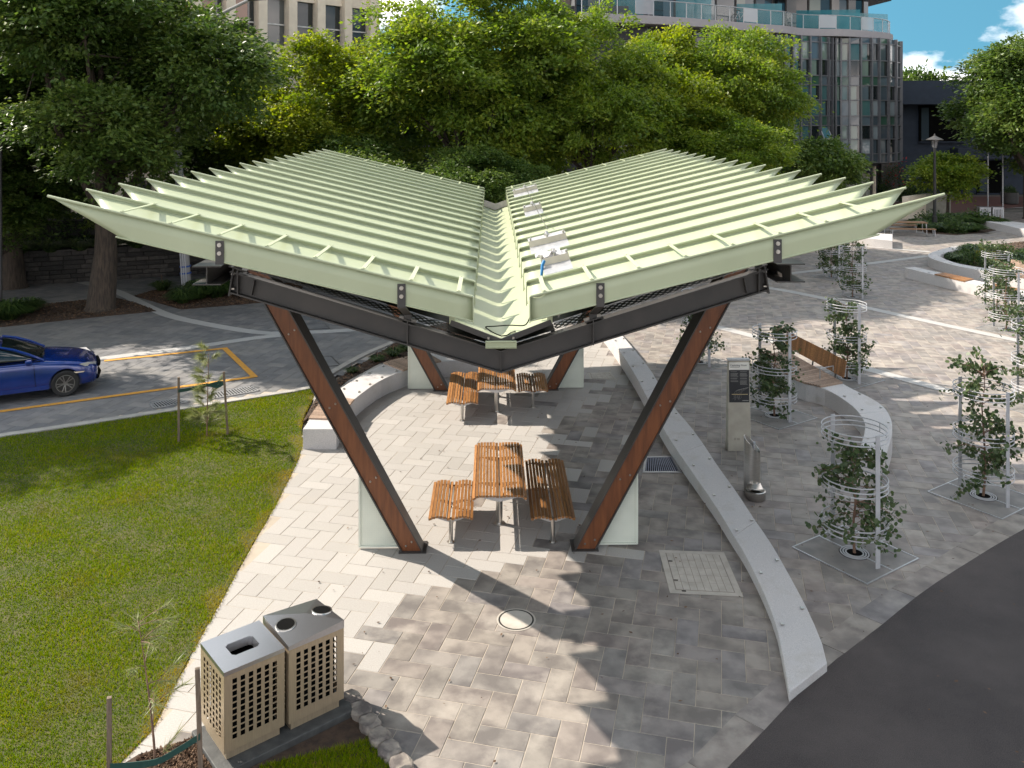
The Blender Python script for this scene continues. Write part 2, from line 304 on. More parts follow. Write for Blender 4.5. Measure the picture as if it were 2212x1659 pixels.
def herring(region, kind_fn):
    xs = [p[0] for p in region]; ys = [p[1] for p in region]; cx, cy = sum(xs) / len(xs), sum(ys) / len(ys)
    rad = max(math.hypot(x - cx, y - cy) for x, y in region); c0 = (cx * ca + cy * sa) / U_, (-cx * sa + cy * ca) / U_; n = int(rad / U_) + 2
    I, J = np.meshgrid(np.arange(int(c0[0]) - n, int(c0[0]) + n), np.arange(int(c0[1]) - n, int(c0[1]) + n)); I = I.ravel(); J = J.ravel()
    k = (I - J) % 4; res = []
    for kk, dx, dy, rot in ((0, 1., .5, 0), (3, .5, 1., 1)):
        s = k == kk; lx, ly = (I[s] + dx) * U_, (J[s] + dy) * U_
        X, Y = lx * ca - ly * sa, lx * sa + ly * ca; ok = inpoly(X, Y, region)
        res.append(np.c_[X[ok], Y[ok], np.full(ok.sum(), rot)])
    A = np.concatenate(res); return A[np.argsort(A[:, 1])]
def paver_arrays(hw, hl, g=.0045):
    a, b = hl - g, hw - g; e = .004
    v = [(-a, -b, -.03), (a, -b, -.03), (a, b, -.03), (-a, b, -.03), (-a, -b, -e), (a, -b, -e), (a, b, -e), (-a, b, -e), (-a + e, -b + e, 0), (a - e, -b + e, 0), (a - e, b - e, 0), (-a + e, b - e, 0)]
    f = [(8, 9, 10, 11)] + [(4 + i, 4 + (i + 1) % 4, 8 + (i + 1) % 4, 8 + i) for i in range(4)] + [(i, (i + 1) % 4, 4 + (i + 1) % 4, 4 + i) for i in range(4)]
    return np.array(v), np.array(f)
PV, PF = paver_arrays(U_ / 2, U_)
NT = 12
def paver_meshes(m): return [np_mesh('paver', PV, PF, m, np.full(len(PF), (i + .5) / NT)) for i in range(NT)]
def lay(root, A, meshes_of, visible, near=300):
    """near pavers as objects of their own, the rest joined as stuff"""
    cnt = 0; groups = {}
    for x, y, rot in A:
        ms, key = meshes_of(x, y); t = R.random()
        dz = R.uniform(-.0015, .0015); jr = R.uniform(-.004, .004)
        if cnt < near and visible(x, y):
            o = link('paver', ms[int(t * NT)], root, (x, y, dz), ANG + rot * math.pi / 2 + jr); cnt += 1
        else: groups.setdefault(key, []).append((x, y, dz, ANG + rot * math.pi / 2 + jr, t))
    for key, q in groups.items():
        q = np.array(q); c, s = np.cos(q[:, 3])[:, None], np.sin(q[:, 3])[:, None]
        V = np.stack([PV[None, :, 0] * c - PV[None, :, 1] * s + q[:, 0:1], PV[None, :, 0] * s + PV[None, :, 1] * c + q[:, 1:2], PV[None, :, 2] + q[:, 2:3]], -1).reshape(-1, 3)
        Fc = (PF[None] + (np.arange(len(q)) * len(PV))[:, None, None]).reshape(-1, 4)
        link('paving', np_mesh('paving', V, Fc, key, np.repeat(q[:, 4], len(PF))), root, kind='stuff')
inview = lambda x, y: abs(x) / y < .605 and y > 9.25
pm_p, pm_b, pm_g, pm_s = paver_meshes(M_blue_lit), paver_meshes(M_blue), paver_meshes(M_granite), paver_meshes(M_slate)
pav = MB().sheet(FORE, -.005).build('pavement', M_grout, kind='structure')
def fore_kind(x, y):
    w = .10 if y < 14 else .55
    if y > 24.3: return pm_g, M_granite
    p = 1 / (1 + math.exp(-max(-30, min(30, (x - float(yb(y))) / w))))
    return (pm_b, M_blue) if R.random() < p else (pm_g, M_granite)
lay(pav, herring(FORE, 0), fore_kind, inview)
plz = MB().sheet(PLAZA, -.005).build('plaza', M_grout, kind='structure')
lay(plz, herring(PLAZA, 0), lambda x, y: (pm_p, M_blue_lit), inview)
stt = MB().sheet(STREET, -.006).build('street', M_grout, kind='structure')
lay(stt, herring(STREET, 0), lambda x, y: (pm_s, M_slate), inview, 200)
# edging stones along the asphalt
e_in = PL([(1480, 1652.6), (1572.7, 1557), (1692, 1451), (1777.5, 1376), (1832, 1335), (1941, 1260), (2074.5, 1174.6), (2184, 1106)])
e_in = spline([(-2.0, 6.1), (.5, 8.4)] + e_in + [(12.6, 18.3), (17.6, 21.6), (25.6, 25.6)], 60)
edg = MB().stripwall(e_in, asph_edge, -.05, -.004).build('edging', M_grout, kind='structure')
ei, ea = resample(e_in, 34), resample(asph_edge, 34)
for i in range(33):
    q = [Vector(p) for p in (ei[i], ei[i + 1], ea[i + 1], ea[i])]; c = sum(q, Vector((0, 0))) / 4
    poly = [tuple(c + (p - c) * .985 - c) for p in q]
    b = MB().prism(poly, -.02, .004 + R.uniform(0, .003)); me = b.mesh('edging_stone', M_blue)
    a = me.attributes.new('tint', 'FLOAT', 'FACE'); a.data.foreach_set('value', np.full(len(me.polygons), R.random(), np.float32))
    link('edging_stone', me, edg, (c.x, c.y, 0))
# lawn, beds
MB().prism(LAWN, -.05, .012).build('lawn', M_turf, kind='structure')
MB().prism(BED2, -.05, .016).build('garden_bed', M_soil, kind='structure')
MB().prism(BED3, -.05, .014).build('garden_bed', M_soil, kind='structure')
BEDA = PL([(-260, 700), (0, 667), (120, 655), (245, 642), (300, 657), (338, 672.6), (180, 688), (0, 707), (-300, 745)])
BEDB = PL([(290, 640), (330, 628), (520, 618), (660, 610), (640, 645), (566, 654), (392, 669)])
BEDC = PL([(1978, 492), (1995, 476), (2090, 472), (2150, 476), (2178, 492), (2130, 502), (2065, 508), (2000, 504)])
BEDD = PL([(2050, 566), (2035, 553), (2060, 542), (2100, 535), (2212, 522), (2330, 520), (2400, 575), (2212, 592), (2110, 584)])
for b in (BEDA, BEDB, BEDC, BEDD): MB().prism(b, -.05, .02).build('garden_bed', M_soil, kind='structure')
def chips(poly, n, name='bark_chips', zz=.02):
    xs, ys = [p[0] for p in poly], [p[1] for p in poly]
    X = rng.uniform(min(xs), max(xs), n); Y = rng.uniform(min(ys), max(ys), n); ok = inpoly(X, Y, poly); X, Y = X[ok], Y[ok]; n = len(X)
    a = rng.uniform(0, 6.28, n); l = rng.uniform(.02, .05, n); w = rng.uniform(.006, .014, n); z = zz + rng.uniform(0, .02, n); t1 = rng.uniform(-.02, .02, n)
    c, s = np.cos(a), np.sin(a)
    V = np.stack([np.stack([X + i * l * c - j * w * s, Y + i * l * s + j * w * c, z + i * t1 + j * .008], -1) for i, j in ((-1, -1), (1, -1), (1, 1), (-1, 1))], 1).reshape(-1, 3)
    link(name, np_mesh(name, V, np.arange(4 * n).reshape(-1, 4), M_chip, rng.random(n)), kind='stuff')
for b, n in ((BEDA, 9000), (BEDB, 9000), (BED3, 6000), (BEDD, 6000), (BEDC, 3000)): chips(b, n)
BEDchip = PL([(300, 1640), (430, 1598), (445, 1610), (470, 1680), (455, 1720), (300, 1720)]); chips(BEDchip, 7000, zz=.018)
# kerbs, bands and markings
k_in = spline(PL(kerb_low) + [P(716, 812), P(790, 770), P(851, 743), P(930, 705), P(1010, 688)], 50); k_out = offset(k_in, .2)
MB().stripwall(k_in, k_out, -.05, .05).build('kerb', M_kerb, kind='structure', bevel=.012)
bands = [([(120, 598), (186, 611.8), (252.6, 630), (341, 672.6), (409.7, 693), (546, 717), (614.5, 719.4), (752, 713.5), (860, 700), (960, 680)], .42),
         ([(-120, 818), (60, 795), (225, 774), (409.7, 751), (546, 731), (614.5, 724)], .4),
         ([(1560, 611), (1664.8, 623), (1774, 643.6), (2006, 694.8), (2212, 739), (2330, 768)], .42),
         ([(1480, 690), (1583, 715), (1720, 752), (1873, 797), (2057, 847)], .40),
         ([(1600, 603), (1706, 591), (1777, 583), (1875, 570), (2004, 553)], .40),
         ([(1760, 527), (1829, 531), (1920, 537), (2009, 544.5)], .36),
         ([(2145, 533), (2212, 524), (2330, 512)], .5), ([(1930, 471), (1990, 463), (2130, 452), (2260, 447)], .4)]
for i, (b, w) in enumerate(bands): MB().ribbon(spline(PL(b), 40), w, .006 + .001 * i).build('paving_band', M_band, kind='structure')
M_brickp = mat('red_paving', (.13, .045, .032), .85, scale=14, detail=5, col2=(.085, .032, .025), world=True)
MB().sheet(PL([(1990, 468), (2060, 462), (2120, 455), (2260, 443), (2330, 425), (2100, 425), (1900, 440)]), .016).build('brick_paving', M_brickp, kind='structure')
for a, b in (((-200, 917), (546, 815)), ((225, 780), (486, 753))): MB().ribbon([P(*a), P(*b)], .17, .013).build('road_marking', M_yellow, kind='structure')
MB().ribbon([P(484, 752), P(551, 816)], .17, .017).build('road_marking', M_yellow, kind='structure')
# ------------------------------------------------------------------ grass
def grass(poly, n, h, name, zz=.01, boxlim=None, edge=None):
    xs, ys = [p[0] for p in poly], [p[1] for p in poly]; x0, x1, y0, y1 = boxlim or (min(xs), max(xs), min(ys), max(ys))
    Y = y0 + (y1 - y0) * rng.random(n) ** 1.5; X = x0 + (x1 - x0) * rng.random(n)
    ok = inpoly(X, Y, poly) & (np.abs(X) / Y < 1.25); X, Y = X[ok], Y[ok]; n = len(X)
    a = rng.uniform(0, 6.28, n); lean = rng.uniform(.1, 1.1, n); la = rng.uniform(0, 6.28, n)
    patch = .8 + .3 * np.sin(X * 2.1 + 1.3 * np.sin(Y * 1.7)) * np.sin(Y * 2.3 + np.sin(X * 1.1))
    hh = h * rng.uniform(.5, 1.25, n) * patch; w = rng.uniform(.004, .0085, n) * (Y / 12) ** .5
    c, s = np.cos(a) * w, np.sin(a) * w
    dry = np.zeros(n)
    if edge is not None:
        dd = np.full(n, 9.)
        for q in resample(edge, 120): dd = np.minimum(dd, np.hypot(X - q[0], Y - q[1]))
        wob = .16 + .12 * np.sin(Y * 3.1) + .1 * np.sin(Y * 7.3 + X * 5)
        dry = np.clip(1.1 - dd / np.maximum(wob, .05), 0, .8); hh = hh * (1 - .35 * dry)
    V = np.stack([np.stack([X - c, Y - s, np.full(n, zz)], -1), np.stack([X + c, Y + s, np.full(n, zz)], -1), np.stack([X + np.cos(la) * lean * hh, Y + np.sin(la) * lean * hh, zz + hh], -1)], 1).reshape(-1, 3)
    link(name, np_mesh(name, V, np.arange(3 * n).reshape(-1, 3), M_grass, np.clip(rng.normal(.42, .24, n) + (patch - .8) * .5 + dry, 0, 1)), kind='stuff')
LE = PL(lawn_edge); cxl = [(x + .035, y) for x, y in LE]
grass(LAWN[:24] + spline(cxl, 24) + LAWN[47:], 900000, .046, 'grass', boxlim=(-19, -2.2, 8.2, 23), edge=LE)
grass(PL([(560, 1659), (800, 1600), (850, 1660), (870, 1720), (560, 1720)]) , 16000, .05, 'grass')
# ------------------------------------------------------------------ the shelter
sh = thing('picnic_shelter', 'large open picnic shelter with a butterfly roof of pale green louvre blades on leaning columns', 'shelter', (-.3285, 18.9, 0), .0241)
NB, Y0, DY = 18, -8.4, .988
lipz = lambda x: 4.782 + .242 * abs(x)
XI, XT = .35, 5.43
def blade_mesh(side, kind):
    b = MB(); prof = [(0, 0), (.002, -.03), (0, -.05), (-.31, -.14), (-.62, -.23), (-.93, -.32)] if kind else [(0, 0), (0, -.15), (0, -.30), (.045, -.315), (.11, -.315)]
    nx = 26; vs = []
    for dy, dz in prof:
        xe = XT - 2.9 * abs(dz) if not kind else XT - .02 - (.0 if dz > -.04 else .03 + 3.1 * (abs(dz) - .05))
        for i in range(nx + 1):
            x = XI + (xe - XI) * i / nx; vs.append((side * x, dy, lipz(x) + dz))
    k = nx + 1
    fs = [(r * k + i, r * k + i + 1, (r + 1) * k + i + 1, (r + 1) * k + i) for r in range(len(prof) - 1) for i in range(nx)]
    b.add(vs, fs)
    # rolled lip along the top
    b.tube([(side * XI, -.02, lipz(XI)), (side * XT, -.02, lipz(XT))], .017, 8)
    # turned-down inner end
    b.box((side * (XI - .008), -.02, lipz(XI) - .16), (.012, .05, .32))
    if not kind: b.tube([(side * XI, -.004, lipz(XI) - .30), (side * (XT - .8), -.004, lipz(XT - .8) - .30)], .011, 6)
    me = b.mesh('louvre_blade', M_roof, True)
    return me
bm_ = {(s, k): blade_mesh(s, k) for s in (-1, 1) for k in (0, 1)}
for i in range(NB):
    for s in (-1, 1):
        o = link('louvre_blade', bm_[(s, 1 if i else 0)], sh, (0, Y0 + i * DY, 0))
        sd = o.modifiers.new('solid', 'SOLIDIFY'); sd.thickness = .006
# roof straps between the first two and the last two blades
for s in (-1, 1):
    for k in range(8):
        x = s * (.52 + k * .575); z = lipz(x) + .012
        for y in (Y0, Y0 + (NB - 2) * DY):
            b = MB().box((x, y + DY / 2 - .012, z + .012), (.055, DY + .03, .010)).cyl((x, y + .0, z + .012), .012, .012, 6).cyl((x, y + DY - .03, z + .012), .012, .012, 6)
            b.build('roof_strap', M_roof, sh)
# gutter
prof = [(-.64, 4.43), (-.60, 4.38), (-.3, 4.29), (-.06, 4.195), (0, 4.185), (.06, 4.195), (.3, 4.29), (.60, 4.38), (.64, 4.43)]
vs = [(x, y, z) for y in (-7.72, 8.1) for x, z in prof]; k = len(prof)
MB().add(vs, [(i, i + 1, k + i + 1, k + i) for i in range(k - 1)]).build('gutter', M_roof, sh, smooth=True)
M_pink = mat('pale_flashing', (.55, .50, .50), .5)
MB().add([(x, 8.10, z) for x, z in ((-.62, 4.42), (0, 4.2), (.62, 4.42), (.62, 4.62), (0, 4.40), (-.62, 4.62))], [(0, 1, 4, 5), (1, 2, 3, 4)]).build('gutter_end', M_pink, sh)
for s in (-1, 1):
    MB().bar((s * .65, -7.75, 4.40), (0, -7.75, 4.15), .02, .07).build('gutter_flashing', M_steel, sh)
    MB().box((s * .63, -7.74, 4.44), (.07, .03, .12)).build('gutter_clip', M_roof, sh)
    MB().cyl((s * .16, -7.78, 4.19), .018, .03, 8).build('bolt', M_inox, sh)
g = MB(); g.box((0, -7.80, 4.12), (.40, .03, .085)); g.tube([(-.2, -7.815, 4.165), (.2, -7.815, 4.165)], .014, 6); g.tube([(-.2, -7.815, 4.095), (.2, -7.815, 4.095)], .008, 6); g.box((0, -7.77, 4.08), (.40, .09, .008))
g.build('gutter_spout', M_roof, sh)
# I-section beams
def isec(w, d, t, tw): w /= 2; d /= 2; a = tw / 2; return [(-w, -d), (w, -d), (w, -d + t), (a, -d + t), (a, d - t), (w, d - t), (w, d), (-w, d), (-w, d - t), (-a, d - t), (-a, -d + t), (-w, -d + t)]
def vbeam(y, xe, zc0, zce, w, d):
    st = [(lambda a, b, x=x, z=z: (x, y + a, z + b)) for x, z in ((-xe, zce), (0, zc0), (xe, zce))]
    return MB().sweep(isec(w, d, .02, .014), st)
YB = -7.6
vb = vbeam(YB, 3.49, 3.865, 4.92, .17, .29).build('roof_beam', M_steel, sh)
MB().box((0, YB - .035, 3.865), (.012, .06, .25)).build('stiffener', M_steel, vb)
for s in (-1, 1):
    MB().bar((s * 3.50, YB, 4.74), (s * 3.44, YB, 5.10), .19, .018, up=(1, 0, 0)).build('end_plate', M_steel, vb)
    MB().bar((s * 3.22, YB - .045, 4.74), (s * 3.18, YB - .045, 4.93), .07, .012, up=(1, 0, 0)).build('stiffener', M_steel, vb)
    for dz in (.08, .27):
        for dy in (-.055, .055): MB().lathe([(0, -.02), (.019, -.02), (.019, .02), (0, .02)], (s * 3.455, YB + dy, 4.75 + dz), 6, M=Matrix.Rotation(math.pi / 2, 3, 'Y')).build('bolt', M_inox, vb)
for y in (-4.82, 3.55): vbeam(y + .12, 4.2, 3.76, 4.86, .17, .29).build('roof_beam', M_steel, sh)
vbeam(7.6, 3.49, 3.865, 4.92, .17, .29).build('roof_beam', M_steel, sh)
for s in (-1, 1):
    st = [(lambda a, b, y=y: (s * 3.68 + a, y, 5.06 + b)) for y in (-8.0, 7.9)]
    MB().sweep(isec(.36, .24, .016, .014), st).build('edge_beam', M_steel, sh)
# perforated soffit panels behind the front beam, plain soffit further back
def perforated(s):
    b = MB(); p = .098; r = .0235; nx, ny = 27, 4
    zf = lambda x: 4.018 + .31 * x
    for j in range(ny):
        for i in range(nx):
            cx = .72 + (i + .5 * (j % 2)) * p; cy = -7.45 + j * p * .866
            H = [(cx + p / 2 * 1.1547 * math.cos(math.pi / 6 + k * math.pi / 3), cy + p / 2 * 1.1547 * math.sin(math.pi / 6 + k * math.pi / 3)) for k in range(6)]
            C = [(cx + r * math.cos(math.pi / 6 + k * math.pi / 6), cy + r * math.sin(math.pi / 6 + k * math.pi / 6)) for k in range(12)]
            vs = [(s * x, y, zf(x)) for x, y in H + C]; fs = []
            for k in range(6):
                k2 = (k + 1) % 6; a, m, c = 6 + 2 * k, 6 + (2 * k + 1), 6 + (2 * k + 2) % 12
                fs += [(k, k2, m), (k, m, a), (k2, c, m)]
            b.add(vs, fs)
    return b.build('perforated_panel', M_dark, sh)
for s in (-1, 1):
    perforated(s)
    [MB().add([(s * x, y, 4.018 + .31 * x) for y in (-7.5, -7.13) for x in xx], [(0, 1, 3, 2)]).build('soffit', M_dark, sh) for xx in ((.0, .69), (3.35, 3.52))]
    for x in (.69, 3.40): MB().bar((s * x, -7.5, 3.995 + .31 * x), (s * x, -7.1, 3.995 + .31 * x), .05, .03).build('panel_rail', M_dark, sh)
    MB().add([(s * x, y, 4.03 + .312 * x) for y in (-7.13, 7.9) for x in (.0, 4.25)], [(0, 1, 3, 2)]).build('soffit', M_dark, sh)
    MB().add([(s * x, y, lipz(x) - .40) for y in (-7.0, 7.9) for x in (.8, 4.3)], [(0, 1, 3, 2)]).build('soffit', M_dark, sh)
# brackets tying the first blade to the front beam
for x in (-3.39, -1.21, 1.20, 3.37):
    ax = abs(x); zt = lipz(ax) - .05; zb = lipz(ax) - .33; zbm = 4.01 + .31 * ax; s = 1 if x > 0 else -1
    b = MB().box((x, Y0 - .012, (zt + zb) / 2), (.10, .014, zt - zb)).bar((x, Y0 - .012, zb), (x, YB - .05, zbm + .10), .10, .016, up=(0, 0, 1)).bar((x, YB - .05, zbm + .10), (x, YB - .05, zbm + .02), .10, .016, up=(0, 1, 0))
    b.bar((x - .11, YB, zbm + .028 - .31 * .11 * s), (x + .11, YB, zbm + .028 + .31 * .11 * s), .18, .016)
    br = b.build('roof_bracket', M_steel, sh)
    MB().box((x, YB - .045, zbm - .14), (.014, .085, .33)).build('stiffener', M_steel, br)
    for dz in (.05, .15): MB().lathe([(0, -.03), (.012, -.03), (.012, -.018), (.026, -.018), (.026, 0), (0, 0)], (x, Y0 - .018, zt - dz), 8, axis='y').build('bolt', M_inox, br)
# columns
SL = .5478
def column(s, y):
    cx = lambda z: s * (1.405 + SL * z); hw = .165; zt = 4.72
    wd = lambda z: .27 + .035 * z
    b = MB()
    for e in (-1, 1):
        b.add([(cx(z) + e * hw + t, y + yy, z) for z in (0., zt) for t in (-.012, .012) for yy in (-.03, wd(z))], [(0, 2, 6, 4), (1, 5, 7, 3), (0, 4, 5, 1), (2, 3, 7, 6), (4, 6, 7, 5), (0, 1, 3, 2)])
    b.add([(cx(z) + e * hw, y + yy, z) for z in (0., zt) for e in (-1, 1) for yy in (.07, .085)], [(0, 4, 6, 2), (1, 3, 7, 5), (0, 2, 3, 1), (4, 5, 7, 6)])
    col = b.build('column', M_steel, sh)
    MB().add([(cx(z) + e * (hw - .016), y + yy, z) for z in (.012, zt) for e in (-1, 1) for yy in (0., .05)], [(0, 4, 6, 2), (1, 3, 7, 5), (0, 2, 3, 1), (4, 5, 7, 6), (0, 1, 5, 4), (2, 6, 7, 3)]).build('timber_board', M_timber, col)
    for z in (.12, 1.17, 2.37, 3.57):
        for e in (-.055, .075): MB().lathe([(0, -.010), (.011, -.010), (.019, 0), (0, 0)], (cx(z + e * .5) + e, y, z + e * .5), 8, axis='y').build('bolt', M_inox, col)
    MB().box((s * 1.40, y + .13, .008), (.44, .40, .014)).build('base_plate', M_steel, col)
    # white perforated infill panel between column and ground
    yo = y + .12; xo = s * 2.275
    tri = [(xo, .05), (cx(.05) + s * .18, .05), (xo, (2.275 - .165 - 1.405) / SL - .03)]
    p = MB(); n = 3
    p.add([(x, yo + d, z) for d in (0, .012) for x, z in tri], [(0, 1, 2), (3, 5, 4), (0, 3, 4, 1), (1, 4, 5, 2), (2, 5, 3, 0)])
    pn = p.build('infill_panel', M_perf, sh)
    MB().bar((xo, yo, .03), (xo, yo, tri[2][1]), .03, .04, up=(0, 1, 0)).bar((xo, yo, .04), (tri[1][0], yo, .04), .04, .03).build('panel_frame', M_panel, pn)
    # lower front cheek plate
M_perf = bpy.data.materials['perforated_white'].copy(); M_perf.name = 'perforated_sheet'
def dots(m, sc, dark):
    t = m.node_tree; N = t.nodes; b = N['Principled BSDF']; src = b.inputs['Base Color'].links[0].from_socket
    tc = N.new('ShaderNodeTexCoord'); v = N.new('ShaderNodeTexVoronoi'); v.inputs['Scale'].default_value = sc; v.inputs['Randomness'].default_value = .0
    r = N.new('ShaderNodeMath'); r.operation = 'LESS_THAN'; r.inputs[1].default_value = .22; t.links.new(tc.outputs['Object'], v.inputs['Vector']); t.links.new(v.outputs['Distance'], r.inputs[0])
    m = N.new('ShaderNodeMix'); m.data_type = 'RGBA'; t.links.new(r.outputs[0], m.inputs[0]); t.links.new(src, m.inputs[6]); m.inputs[7].default_value = (*dark, 1); t.links.new(m.outputs[2], b.inputs['Base Color'])
dots(M_perf, 34, (.34, .36, .30))
for y in (-4.82, 3.55):
    for s in (-1, 1): column(s, y)
# things on the roof
roof_rt = (-.3285, 18.9, 0)
def onroof(x, y): 
    c, s = math.cos(.0241), math.sin(.0241); return (-.3285 + x * c - y * s, 18.9 + x * s + y * c)
def anchor(x, y, w, label, bag=False):
    wx, wy = onroof(x, y); t = thing('roof_anchor', label, 'roof anchor', (wx, wy, lipz(x) + .03), .0241, 'metal anchor plates along the right roof wing')
    tl = math.atan(.242); q = Matrix.Rotation(-tl, 3, 'Y')
    v = lambda a, b, c: q @ Vector((a, b, c))
    prof = [(-.40, -.06), (-.14, .02), (-.125, .115), (.16, .125)]
    for i, (nm, m) in enumerate((('base_plate', M_galv), ('upright_plate', M_cream), ('top_plate', M_galv))):
        (a, c), (a2, c2) = prof[i], prof[i + 1]
        MB().add([v(sx * w / 2, yy, zz + dz) for sx in (-1, 1) for dz in (0, -.006) for yy, zz in ((a, c), (a2, c2))], [(0, 4, 5, 1), (2, 3, 7, 6), (0, 2, 6, 4), (1, 5, 7, 3), (0, 1, 3, 2), (4, 6, 7, 5)]).build(nm, m, t)
    for sx in (-.44, 0, .44): MB().lathe([(0, 0), (.018, 0), (.018, .035), (.008, .05), (0, .05)], v(sx * w, -.10, .122), 8).build('bolt', M_inox, t)
    MB().lathe([(0, 0), (.035, 0), (.04, .03), (.02, .075), (0, .08)], v(0, .06, .122), 10).build('eye_bolt', M_inox, t)
    if bag:
        m = MB(); rr = random.Random(3); vs = [(-.16 + .36 * i / 6, -.13 + .34 * j / 5, .14 + .04 * math.sin(i * 1.9 + j) + rr.uniform(0, .03)) for j in range(6) for i in range(7)]
        m.add([v(a - .1, b, c) for a, b, c in vs], [(j * 7 + i, j * 7 + i + 1, j * 7 + i + 8, j * 7 + i + 7) for j in range(5) for i in range(6)]).build('plastic_wrap', M_wrap, t, smooth=True)
    return t
M_cream = mat('cream_plate', (.60, .54, .42), .5); M_wrap = mat('clear_wrap', (.62, .60, .60), .25, alpha=.75)
anchor(.78, -6.75, .40, 'smallest-looking roof anchor nearest the front, covered in crumpled plastic wrap', True)
anchor(.80, -4.85, .62, 'long folded metal roof anchor plate second from the front of the roof')
anchor(.80, .25, .40, 'short metal roof anchor box halfway along the right roof wing')
anchor(.83, 5.15, .68, 'long metal roof anchor plate furthest back at the end of the safety cable')
pts = [(*onroof(.80, y), lipz(.8) + .24 - .0012 * (5.2 - y) * (y + 4.9)) for y in np.linspace(-4.7, 5.1, 12)]
b = MB().tube(pts, .008, 5)
b.build('safety_cable', M_inox, label='thin steel safety cable strung along the right roof wing', cat='cable')
for k in (1, 6, 11): pass
x, y = onroof(.58, -6.95)
MB().tube([(x + .03, y + .02, 5.06), (x, y, 5.0), (x - .01, y - .06, 4.9), (x - .02, y - .10, 4.80)], [.02, .022, .02, .012], 6).build('blue_strap', mat('blue_webbing', (.01, .18, .42), .6), label='loose blue strap hanging off the front roof anchor', cat='strap')
pts = [(*onroof(a, b), z) for a, b, z in ((.36, -8.1, 4.55), (.30, -8.0, 4.42), (.12, -7.5, 4.30), (-.12, -7.35, 4.25), (-.2, -7.5, 4.28), (-.1, -7.64, 4.24), (.04, -7.68, 4.20), (.14, -7.62, 4.24), (.19, -7.66, 4.26))]
MB().tube(spline(pts, 24), .008, 5).build('black_cable', M_black, label='loose black cable curling in the roof gutter', cat='cable')
# ------------------------------------------------------------------ tables and benches under the shelter
def slatset(root, w, ln, n, z, prof, gap_c=0.):
    hw = w / 2; sw = (w - gap_c) / n; slats = []
    me = MB().box((0, 0, -.018), (sw - .012, ln, .036)).mesh('slat', M_slat)
    for i in range(n):
        x = -hw + sw * (i + .5) + (gap_c if i >= n / 2 else 0)
        dz, rot = prof(x / hw); o = link('slat', me, root, (x, R.uniform(-.004, .004), z + dz), 0); o.rotation_euler = (0, rot, 0); slats.append(o)
def tprof(t):
    a = abs(t); d = -.0 if a < .7 else -.07 * ((a - .7) / .3) ** 2; c = -.012 * math.exp(-(t / .14) ** 2)
    return d + c, (0 if a < .7 else math.copysign(.45 * (a - .7) / .3, t))
def sprof(t):
    a = abs(t); m = (a - .52) / .5; return -.05 * m * m, math.copysign(.22 * m, t) if t else 0
def arm(root, w, y, z, name='support_arm'):
    b = MB(); n = 12; hw = w / 2
    pr = [(-hw + w * i / n) for i in range(n + 1)]
    top = [(-.045 + (tprof if w > .8 else sprof)(x / hw)[0]) for x in pr]; bot = [min(t - .012, -.05 - .085 * max(0, 1 - (abs(x) / hw * 1.3) ** 1.2)) for x, t in zip(pr, top)]
    vs = [(x, y + d, z + t) for d in (-.012, .012) for x, t in zip(pr, top)] + [(x, y + d, z + t) for d in (-.012, .012) for x, t in zip(pr, bot)]; k = n + 1; fs = []
    for i in range(n): fs += [(i, i + 1, k + i + 1, k + i), (2 * k + i, 3 * k + i, 3 * k + i + 1, 2 * k + i + 1), (i, 2 * k + i, 2 * k + i + 1, i + 1), (k + i, k + i + 1, 3 * k + i + 1, 3 * k + i)]
    b.add(vs, fs).build(name, M_galv, root)
def post(root, y, h, r):
    MB().lathe([(0, .012), (r * 1.75, .012), (r * 1.75, .0), (0, 0)], (0, y, .002), 16).build('base_flange', M_inox, root)
    MB().lathe([(r, .012), (r, h)], (0, y, 0), 14).build('post', M_inox, root, smooth=True)
def table(loc, ln, label):
    t = thing('picnic_table', label, 'table', (*loc, 0), .0241, 'timber slat tables under the shelter')
    slatset(t, .93, ln, 16, .755, tprof, .012)
    for y in (-ln / 2 + .62, ln / 2 - .62): post(t, y, .68, .058)
    for y in (-ln / 2 + .07, -ln / 2 + .62, ln / 2 - .62, ln / 2 - .07): arm(t, .90, y, .755)
def bench(loc, ln, label, ang=.0241):
    t = thing('slat_bench', label, 'bench', (*loc, 0), ang, 'timber slat benches under the shelter')
    slatset(t, .75, ln, 12, .47, sprof, .025)
    ys = (-ln / 2 + .08, ln / 2 - .08); 
    for y in ys: post(t, y, .40, .034); arm(t, .70, y, .47)
    arm(t, .70, 0, .47)
table((-.235, 15.61), 2.38, 'front timber slat table on steel posts between the front benches')
bench((-1.03, 15.01), 1.45, 'short double slat bench in full sun left of the front table')
bench((.65, 15.5), 2.44, 'long shaded double slat bench right of the front table')
table((-.38, 21.39), 2.38, 'rear timber slat table half hidden under the roof beam tip')
bench((-1.19, 21.3), 2.4, 'long double slat bench left of the rear table')
bench((.50, 21.72), 1.4, 'short dark double slat bench right of the rear table')
